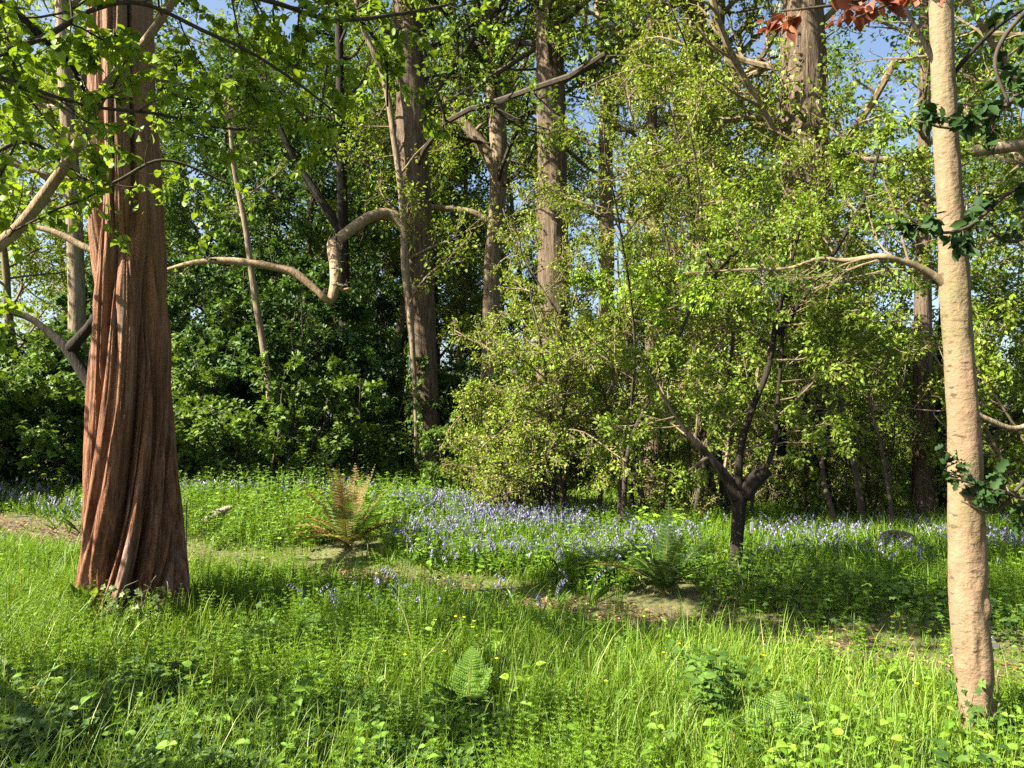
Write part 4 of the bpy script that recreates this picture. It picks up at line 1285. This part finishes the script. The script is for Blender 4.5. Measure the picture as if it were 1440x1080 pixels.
# ------------------------------------------------------------------ ferns
def frond(L, arch, a, npin=26, wmax=.17, twist=0.0, detail=9):
    """one frond rooted at the origin, heading a; returns Buf"""
    b = Buf()
    t = np.linspace(0, 1, 30)
    hor = np.array([math.cos(a), math.sin(a), 0])
    bend = rng.normal(0, .5)
    el = R(86) - arch * (.42 + .75 * t)
    ds = L / 29
    c = np.zeros((30, 3))
    for i in range(1, 30):
        ai = a + bend * t[i] ** 1.5
        c[i] = c[i - 1] + ds * (np.array([math.cos(ai), math.sin(ai), 0]) * math.cos(el[i]) + np.array([0, 0, 1]) * math.sin(el[i]))
    tubes(b, c, np.linspace(.005, .0012, 30), 5, 1)
    side = np.cross(hor, [0, 0, 1.])
    P0, AX, NO, SZ = [], [], [], []
    for i in range(npin):
        u = .14 + .86 * i / (npin - 1)
        k = min(int(u * 29), 28)
        f = u * 29 - k
        p = c[k] * (1 - f) + c[k + 1] * f
        tg = nrm(c[k + 1] - c[k])
        nm = np.cross(side, tg)
        pl = wmax * math.sin(math.pi * min(.999, (u * .86 + .12)) ** .9) ** .8 * (1 if u < .9 else 1)
        pl = max(pl * (1 - .3 * u), .012)
        for s in (-1, 1):
            if rng.random() < .07:
                continue
            pl_ = pl
            pl = pl * rng.uniform(.78, 1.1)
            ax = nrm(side * s + tg * .28 + nm * rng.uniform(-.05, .2))
            for j in range(detail):
                w = (j + .5) / detail
                q = p + ax * pl * w
                ll = pl * .2 * (1 - .75 * w) + .004
                for s2 in (-1, 1):
                    P0.append(q); AX.append(nrm(tg * s2 + ax * .45)); NO.append(nm); SZ.append(ll)
            P0.append(p); AX.append(ax); NO.append(nm); SZ.append(pl)
            pl = pl_
    sz = np.array(SZ)
    big = sz > .0
    wd = np.full(len(sz), .9)
    isrib = np.zeros(len(sz), bool)
    isrib[(2 * detail)::(2 * detail + 1)] = True
    wd[isrib] = .12
    leaves(b, np.array(P0), np.array(AX), np.array(NO) + rdir(len(sz)) * .12, sz, DIAMOND, 0, np.clip(rng.normal(.5, .25, len(sz)), 0, 1), wd)
    return b


def fern(label, pos, spec, group='ferns'):
    base = np.array(pos, float)
    e = empty('fern', base, label, 'fern', group)
    for (L, arch, a, m) in spec:
        frond(L, arch, a).build('frond', [M[m], M['fern_mixed']], e, (0, 0, 0), smooth=False)
    return e


def ferns():
    p = unproj_ground(490, 770)
    sp_ = [(L * 1.3, a_, b_, m) for L, a_, b_, m in [(.88, .4, 1.4, 'fern_rust'), (.88, .4, 2.4, 'fern_rust'), (.86, .35, .5, 'fern_mixed'), (.95, .5, 4.6, 'fern_rust'), (.9, .9, 2.9, 'fern_rust'), (.85, .7, .3, 'fern_mixed'), (.8, 1.2, 5.6, 'fern_green'), (.85, 1.5, 3.6, 'fern_rust'), (.8, 1.4, .1, 'fern_rust'),
           (.75, 1.7, 4.2, 'fern_mixed'), (.75, 1.1, 2.2, 'fern_green'), (.7, 1.7, 5.2, 'fern_mixed'), (.8, .8, 5.0, 'fern_green'), (.7, 1.3, 3.2, 'fern_green'), (.9, .6, 2.0, 'fern_mixed'), (.8, 1.0, .9, 'fern_green'), (.9, .55, 3.4, 'fern_rust'), (.7, .7, 4.2, 'fern_green'), (.9, 1.5, 2.6, 'fern_rust'), (.85, 1.6, .6, 'fern_mixed'), (.8, 1.8, 3.0, 'fern_rust'), (.9, 1.2, 4.7, 'fern_mixed'), (.75, .35, 1.0, 'fern_rust')]]
    fern('large fern clump with rusty brown upright fronds beside the path', p, sp_)
    p = unproj_ground(935, 838)
    fern('shade darkened green fern with one tall upright frond next to the small forked tree', p, [(.92, .15, 1.0, 'fern_shaded'), (.75, .7, 3.0, 'fern_shaded'), (.7, 1.0, 4.6, 'fern_shaded'), (.8, .8, .2, 'fern_shaded'), (.75, 1.2, 5.6, 'fern_shaded'), (.9, 1.5, 2.7, 'fern_mixed'), (.7, 1.3, 1.9, 'fern_shaded'), (.7, .5, 5.2, 'fern_shaded'), (.7, 1.2, 3.7, 'fern_shaded')])
    p = unproj_ground(655, 1015)
    fern('young green fern standing in the grass close to the camera', p, [(.40, .35, 1.2, 'fern_green'), (.33, .5, .3, 'fern_green'), (.32, .8, 3.2, 'fern_green'), (.3, .9, 5.2, 'fern_green'), (.3, 1.0, 4.2, 'fern_green'), (.27, 1.2, 2.4, 'fern_green')])
    p = unproj_ground(690, 700)
    fern('rusty fern clump below the hawthorn behind the bluebells', p, [(1.0, .6, .6, 'fern_rust'), (.9, .9, 2.6, 'fern_rust'), (.8, 1.1, 3.8, 'fern_mixed'), (.8, 1.0, 5.3, 'fern_rust'), (.9, .3, 1.6, 'fern_green'), (.7, 1.3, 4.5, 'fern_green'), (.8, .9, .0, 'fern_mixed')])
    p = unproj_ground(610, 690)
    fern('brown green fern at the foot of the oak', p, [(.8, .7, .6, 'fern_mixed'), (.8, .9, 2.6, 'fern_rust'), (.7, 1.1, 3.8, 'fern_mixed'), (.7, 1.0, 5.3, 'fern_green'), (.8, .4, 1.6, 'fern_green')])
    for px, py, lab in ((345, 945, 'small bright fern just in front of the conifer'), (425, 930, 'small bright fern in the grass between conifer and young fern'), (1085, 1075, 'small fern at the bottom edge by the nettles'), (30, 600, '')):
        if lab:
            fern(lab, unproj_ground(px, py), [(.34, .5, 1.2, 'fern_green'), (.3, .8, .2, 'fern_green'), (.3, 1.0, 3.3, 'fern_green'), (.26, 1.1, 4.8, 'fern_green'), (.28, .9, 2.3, 'fern_green')])


# ------------------------------------------------------------------ single leafy plants
def plant(name, label, cat, pos, stems, h, pairs, ls, T, m, sr=.003, spread=.3, group=None, droop=.1, per=2, wid=1.0, lo=.25):
    base = np.array(pos, float)
    e = empty(name, base, label, cat, group)
    fb = Buf()
    for k in range(stems):
        d = np.array([rng.normal() * spread, rng.normal() * spread, 1])
        p0 = base + np.array([rng.normal() * .08, rng.normal() * .08, -.02]) * (stems > 1)
        hh = h * rng.uniform(.7, 1.1)
        st = grow(p0[None], d[None], np.array([hh]), 8, .08, .03)
        sb = Buf()
        tubes(sb, st, sr * np.linspace(1, .4, 9)[None], 6, 0, .4)
        sb.build('stem', M['twig_bark'] if sr > .005 else m, e, base)
        for w in range(pairs):
            t = (lo + (1 - lo) * w / max(pairs - 1, 1)) * 8
            i = min(int(t), 7)
            p = st[0, i] * (1 - t + i) + st[0, i + 1] * (t - i)
            ph = w * 1.57 + rng.uniform(-.3, .3)
            for j in range(per):
                a = ph + j * 6.283 / per
                ax = np.array([[math.cos(a), math.sin(a), rng.uniform(-.1, .5) - droop]])
                pe = p[None] + nrm(ax) * ls * .3
                tubes(fb, np.stack([p[None], pe], 1), np.full((1, 2), .0012), 3, 0, .5, cap=False)
                leaves(fb, pe, ax - np.array([0, 0, droop]), np.array([[-.2, -.3, 1.]]) + rdir(1) * .35, ls * rng.uniform(.7, 1.15) * (1 - .3 * w / pairs), T, 0, None, wid)
    fb.build('foliage', m, e, base, smooth=False)
    return e


def plants():
    plant('sycamore_sapling', 'young sycamore with bright pale green leaves on a thin stem before the dark shrubs', 'sapling', unproj_ground(325, 668), 2, 1.7, 9, .17, SYC, M['fresh_leaf'], .009, .15, lo=.45, per=3)
    plant('sycamore_sapling', 'short sycamore sapling beside the grey stem left of the oak foot', 'sapling', unproj_ground(548, 668), 2, 1.5, 7, .16, SYC, M['lime_leaf'], .008, .2, lo=.4)
    plant('sycamore_sapling', 'sycamore sapling glowing yellow green at the end of the bluebell drift', 'sapling', unproj_ground(925, 755), 5, .5, 5, .13, SYC, M['fresh_leaf'], .004, .5, lo=.4)
    plant('sycamore_sapling', 'small sycamore sapling among shrubs between frame edge and conifer', 'sapling', unproj_ground(60, 690), 4, 1.3, 8, .15, SYC, M['lime_leaf'], .007, .3, lo=.3)
    plant('straight_pole_stem', 'straight thin grey stem standing close beside the oak', 'sapling', unproj_ground(548, 655) * 1, 1, 2.6, 7, .09, OVATE, M['light_leaf'], .03, .02, lo=.6)
    # dock: long upright leaves
    base = unproj_ground(118, 868)
    e = empty('dock_plant', base, 'dock plant with long upright leaves beside the conifer trunk', 'plant')
    b = Buf()
    n = 16
    a = rng.uniform(0, 6.28, n)
    leaves(b, base + rng.normal(size=(n, 3)) * np.array([.04, .04, 0]), np.stack([np.cos(a) * .5, np.sin(a) * .5, rng.uniform(.6, 1.5, n)], -1), np.stack([-np.cos(a), -np.sin(a), np.full(n, .6)], -1) + rdir(n) * .3, rng.uniform(.22, .38, n), LANCE, 0, None, 1.7)
    b.build('foliage', M['broad'], e, base, smooth=True)
    plant('nettle_plant', 'clump of leafy nettles in the bottom grass towards the pale slender trunk', 'plant', unproj_ground(1010, 1030), 13, .42, 7, .085, OVATE, M['nettle_leaf'], .0025, .22)
    plant('nettle_plant', 'second leafy nettle clump, beside the first and nearer the small forked tree', 'plant', unproj_ground(965, 985), 9, .36, 6, .075, OVATE, M['nettle_leaf'], .0025, .22)
    plant('heart_leaf_weed', 'single weed with one pale heart shaped leaf beside the young fern', 'plant', unproj_ground(735, 1000), 2, .24, 3, .075, HEART, M['fresh_leaf'], .002, .2)
    plant('dark_leaf_seedling', 'seedling with two dark round leaves in bright grass before the pale slender trunk', 'plant', unproj_ground(1240, 985), 1, .22, 2, .075, HEART, M['holly_leaf'], .002, .05, lo=.9)
    plant('bramble_sprout', 'bramble shoot with dark leaves arching beside the small forked trunk', 'plant', unproj_ground(1066, 830), 4, .6, 6, .075, OVATE, M['ivy_leaf'], .003, .5)
    plant('comfrey_plant', 'broad leaved dark green plant at the bottom edge near the ivy patch', 'plant', unproj_ground(765, 1060), 7, .22, 4, .085, OVATE, M['broad'], .0025, .4)
    plant('pink_weed_spike', 'yellowing weed spike in the shaded corner of the grass', 'plant', unproj_ground(45, 1050), 3, .3, 8, .045, OVATE, M['moss'], .002, .12)

    # ivy plants climbing trunks
    def climbing(label, cx, cy, r, a0, a1, z1, n, m, sz, rz0=0.0):
        zb = float(gz(cx, cy))
        base = np.array([cx, cy, zb])
        e = empty('ivy_plant', base, label, 'ivy', 'ivy on the trunks')
        b = Buf()
        vines = []
        for k in range(5):
            a = a0 + (a1 - a0) * (k + .5) / 5
            zz = np.linspace(-.05, z1 * rng.uniform(.6, 1), 12)
            aa = a + np.cumsum(rng.normal(0, .07, 12))
            rr = r(zz) + .012
            vines.append(np.stack([cx + np.cos(aa) * rr, cy + np.sin(aa) * rr, zb + zz], -1))
        vb = Buf()
        tubes(vb, np.array(vines), np.full((5, 12), .004), 5, 0)
        vb.build('vine', M['twig_bark'], e, base)
        a = rng.uniform(a0, a1, n)
        z = z1 * rng.random(n) ** 1.3 * (.6 + .4 * vnoise(a * 4, np.zeros(n)))
        rr = r(z) + rng.uniform(.01, .11, n)
        p = np.stack([cx + np.cos(a) * rr, cy + np.sin(a) * rr, zb + z], -1)
        out_ = np.stack([np.cos(a), np.sin(a), np.full(n, .35)], -1)
        ax = np.stack([-np.sin(a) * rng.normal(0, .7, n), np.cos(a) * rng.normal(0, .7, n), rng.uniform(-1, -.1, n)], -1)
        leaves(b, p, ax, out_ + rdir(n) * .4, rng.uniform(.6, 1.2, n) * sz, IVY, 0)
        b.build('foliage', m, e, base, smooth=False)
    climbing('pale green ivy sprig growing up the foot of the red conifer', CB[0], CB[1], lambda z: .49 - .06 * np.clip(z, 0, 1), -1.6, -.75, .40, 130, M['pale_ivy'], .052)
    climbing('ivy tuft on the lower side of the pale slender trunk', 2.46, 4.07, lambda z: .09 + 0 * z, 2.3, 4.6, .42, 120, M['ivy_leaf'], .05)
    x0 = P(598, 640, 17.9)
    climbing('ivy curtain around the foot of the oak', x0[0], 17.9, lambda z: .39 + 0 * z, 2.2, 4.7, 3.6, 1000, M['mid_leaf'], .085)
    x0 = P(1146, 740, 14.5)
    climbing('ivy sheath climbing high over the thick grey trunk in the sunny grass', x0[0], 14.5, lambda z: .40 + .10 * np.clip(z / 4, 0, 1), 2.6, 6.0, 10.5, 3600, M['olive_leaf'], .085)


# ------------------------------------------------------------------ small things
def small():
    # tyre lying in the grass
    p = unproj_ground(1260, 760)
    base = np.array([p[0], p[1], p[2]])
    base = base_at(1260, 10.6)
    e = empty('tyre', base, 'black car tyre lying in the grass in front of the reddish brown trunk', 'tyre')
    prof_ = np.array([(.17, -.07), (.19, -.095), (.24, -.105), (.29, -.095), (.315, -.075), (.32, 0), (.315, .075), (.29, .095), (.24, .105), (.19, .095), (.17, .07), (.165, 0)])
    K = 96
    th = np.arange(K) / K * 6.283
    b = Buf()
    rr = prof_[None, :, 0] + np.where(np.abs(prof_[None, :, 0]) > .31, .010 * ((np.arange(K) % 4) < 2)[:, None], 0)
    V = np.stack([np.cos(th)[:, None] * rr, np.sin(th)[:, None] * rr, np.broadcast_to(prof_[None, :, 1], rr.shape)], -1)
    rot = np.array(Matrix.Rotation(R(14), 3, 'X') @ Matrix.Rotation(0, 3, 'Z'))
    V = V.reshape(-1, 3) * .66 @ rot.T + base + np.array([0, 0, .13])
    idx = np.arange(K * 12).reshape(K, 12)
    f = np.stack([idx, np.roll(idx, -1, 0), np.roll(np.roll(idx, -1, 0), -1, 1), np.roll(idx, -1, 1)], -1).reshape(-1, 4)
    b.add(V, f)
    b.build('tread', M['rubber'], e, base)
    # rod by the conifer
    q = P(262, 705, 7.3)
    base = np.array([q[0], 7.3, float(gz(q[0], 7.3))])
    b = Buf()
    tubes(b, np.array([[q[0] + .03, 7.3, base[2] - .1], [q[0] + .01, 7.3, (base[2] + q[2]) / 2], [q[0], 7.3, q[2] - .02], [q[0] + .005, 7.3, q[2]]]), np.array([.006, .006, .006, .009]), 8)
    e = empty('metal_stake', base, 'thin dark metal rod stuck upright in the grass beside the conifer', 'stake')
    b.build('rod', M['steel'], e, base)
    b = Buf()
    a = np.linspace(0, 6.283, 17)
    tubes(b, np.stack([q[0] + .018 * np.cos(a), 7.3 + .0 * a, q[2] + .018 + .018 * np.sin(a)], -1), np.full(17, .004), 6)
    b.build('eyelet', M['steel'], e, base)

    def marker(label, px, py, Y, w, h, tilt):
        q = P(px, py, Y)
        zb = float(gz(q[0], Y))
        base = np.array([q[0], Y, zb])
        e = empty('plant_marker', base, label, 'label', 'plant markers')
        b = Buf()
        tubes(b, np.array([[q[0] - .04 * tilt, Y, zb - .1], [q[0] - .02 * tilt, Y, (zb + q[2]) / 2], [q[0], Y + .004, q[2]]]), np.array([.004, .004, .003]), 6)
        b.build('rod', M['steel'], e, base)
        b = Buf()
        c, s = math.cos(tilt), math.sin(tilt)
        ch = .22 * w
        out = np.array([(-w + ch, -h), (w - ch, -h), (w, -h + ch), (w, h - ch), (w - ch, h), (-w + ch, h), (-w, h - ch), (-w, -h + ch)])
        V = []
        for dy in (-.004, -.0015):
            for u, v in out:
                V.append((q[0] + u * c - v * s, Y + dy - v * .3, q[2] + u * s + v * c))
        fs = [[i, (i + 1) % 8, 8 + (i + 1) % 8, 8 + i] for i in range(8)]
        b.add(np.array(V), np.array(fs))
        b.f.append((np.array([list(range(8)), list(range(15, 7, -1))]), 0))
        b.build('tag', M['tag'], e, base, smooth=False)
    marker('white plant tag tilted beside the pale slender trunk', 1397, 905, 5.4, .02, .05, .7)
    marker('white plant tag on a rod behind the small forked tree', 1057, 742, 9.6, .018, .07, .05)
    # weathered wood
    def log(name, label, rows, m, K=12):
        s = resample(np.array(rows), 30)
        base = s[0, :3]
        b = Buf()
        tubes(b, s[:, :3], s[:, 3], K, 0, .5, bark_disp(7, .2, 6, 12, 0, 0, .25))
        o = b.build(name, m, None, base)
        tag(o, label, 'log')
    p = unproj_ground(310, 742)
    log('weathered_log', 'weathered grey piece of wood sticking out of leafy plants beside the conifer', [[p[0] - .3, p[1], p[2] + .02, .05], [p[0] - .1, p[1] + .02, p[2] + .16, .07], [p[0] + .04, p[1] + .03, p[2] + .24, .05], [p[0] + .16, p[1] + .05, p[2] + .3, .015]], M['deadwood'])
    # fallen twigs
    for k in range(16):
        i = rng.integers(2, 8)
        f = rng.random()
        c = PATH[i] * (1 - f) + PATH[i + 1] * f + rng.normal(0, .3, 2)
        L = rng.uniform(.15, .45)
        a = rng.uniform(0, 3.14)
        t = np.linspace(-.5, .5, 7)
        x = c[0] + t * L * math.cos(a) + rng.normal(0, .012, 7)
        y = c[1] + t * L * math.sin(a) + rng.normal(0, .012, 7)
        line = np.stack([x, y, gz(x, y) + .012 + rng.random(7) * .02], -1)
        b = Buf()
        tubes(b, line, np.linspace(.006, .002, 7), 6)
        side = np.array([line[3], line[3] + np.array([math.cos(a + .8), math.sin(a + .8), .15]) * L * .25])
        tubes(b, side, np.array([.003, .0012]), 5)
        o = b.build('fallen_twig', M['deadwood'] if k % 2 else M['twig_bark'], None, line[0])
        tag(o, 'dry forked twig fallen on the leaf litter of the path', 'twig', 'fallen twigs on the path')
    # buttercups in the near grass
    proto = None
    for k in range(20):
        px, py = rng.uniform(560, 1330), rng.uniform(880, 1040)
        p = unproj_ground(px, py)
        if proto is None:
            b = Buf()
            st = np.array([[0, 0, 0], [.01, 0, .12], [.02, .01, .26]])
            tubes(b, st, np.array([.0015, .0012, .001]), 4)
            a = np.arange(5) / 5 * 6.283
            leaves(b, np.repeat(st[-1:], 5, 0), np.stack([np.cos(a), np.sin(a), np.full(5, .5)], -1), np.stack([-np.cos(a) * .5, -np.sin(a) * .5, np.ones(5)], -1), .013, OVATE, 1, None, 1.6)
            proto = b.build('buttercup', [M['herb'], M['yellow']])
            o = proto
        else:
            o = proto.copy()
            COL.objects.link(o)
        o.location = [float(c) for c in p]
        o.rotation_euler = (0, 0, rng.uniform(0, 6.28))
        tag(o, 'tiny yellow buttercup in the sunny grass of the near meadow', 'flower', 'buttercups in the grass')


rng = np.random.default_rng(103)
tag(grass(420000).build('grass', M['grass']), kind='stuff')
tag(grass(70000, (1.6, 10, 7.6, 15)).build('bright_grass', M['herb']), kind='stuff')  # extra blades, brighter green to suggest the sun behind the forked tree
tag(grass(75000, (-6.5, 5, 5.2, 11.2)).build('bright_grass', M['herb']), kind='stuff')
rng = np.random.default_rng(104)
cleavers(27000)
rng = np.random.default_rng(105)
broadleaf(34000)
rng = np.random.default_rng(106)
ivy_cover(60000)
rng = np.random.default_rng(107)
litter(110000)
rng = np.random.default_rng(108)
bluebells()
rng = np.random.default_rng(109)
ferns()
rng = np.random.default_rng(110)
plants()
rng = np.random.default_rng(111)
small()

# ------------------------------------------------------------------ light, sky, camera
SUN_A, SUN_E = R(70), R(41)          # from behind the camera's shoulder
sx, sy, sz_ = -math.sin(SUN_A) * math.cos(SUN_E), -math.cos(SUN_A) * math.cos(SUN_E), math.sin(SUN_E)
w = bpy.data.worlds.new('World')
SC.world = w
w.use_nodes = True
nt = w.node_tree
bgn = nt.nodes['Background']
sky = nt.nodes.new('ShaderNodeTexSky')
sky.sky_type = 'NISHITA'
sky.sun_disc = False
sky.sun_elevation = SUN_E
sky.sun_rotation = math.atan2(sx, sy)
sky.altitude = 50
sky.air_density = 1.0
sky.dust_density = 3.0
nt.links.new(sky.outputs[0], bgn.inputs['Color'])
bgn.inputs['Strength'].default_value = .05
sl = bpy.data.lights.new('sun', 'SUN')
sl.energy = 5.0
sl.angle = R(.53)
sl.color = (1, .91, .74)
so = bpy.data.objects.new('sun', sl)
COL.objects.link(so)
from mathutils import Vector
so.rotation_euler = Vector((sx, sy, sz_)).to_track_quat('Z', 'Y').to_euler()

cam = bpy.data.cameras.new('camera')
co = bpy.data.objects.new('camera', cam)
COL.objects.link(co)
co.location = (0, 0, CAMZ)
co.rotation_euler = (math.pi / 2 + PITCH, 0, 0)
cam.sensor_width = 36
cam.lens = 36 * F / 1440
cam.clip_end = 2000
SC.camera = co
vs = SC.view_settings
vs.view_transform = 'Standard'
vs.look = 'None'
vs.exposure = 2.45
vs.gamma = 1
SC.render.engine = 'CYCLES'
SC.cycles.max_bounces = 6
SC.cycles.diffuse_bounces = 3
SC.cycles.glossy_bounces = 2
SC.cycles.transmission_bounces = 3
SC.cycles.use_denoising = False
SC.cycles.sample_clamp_indirect = 4
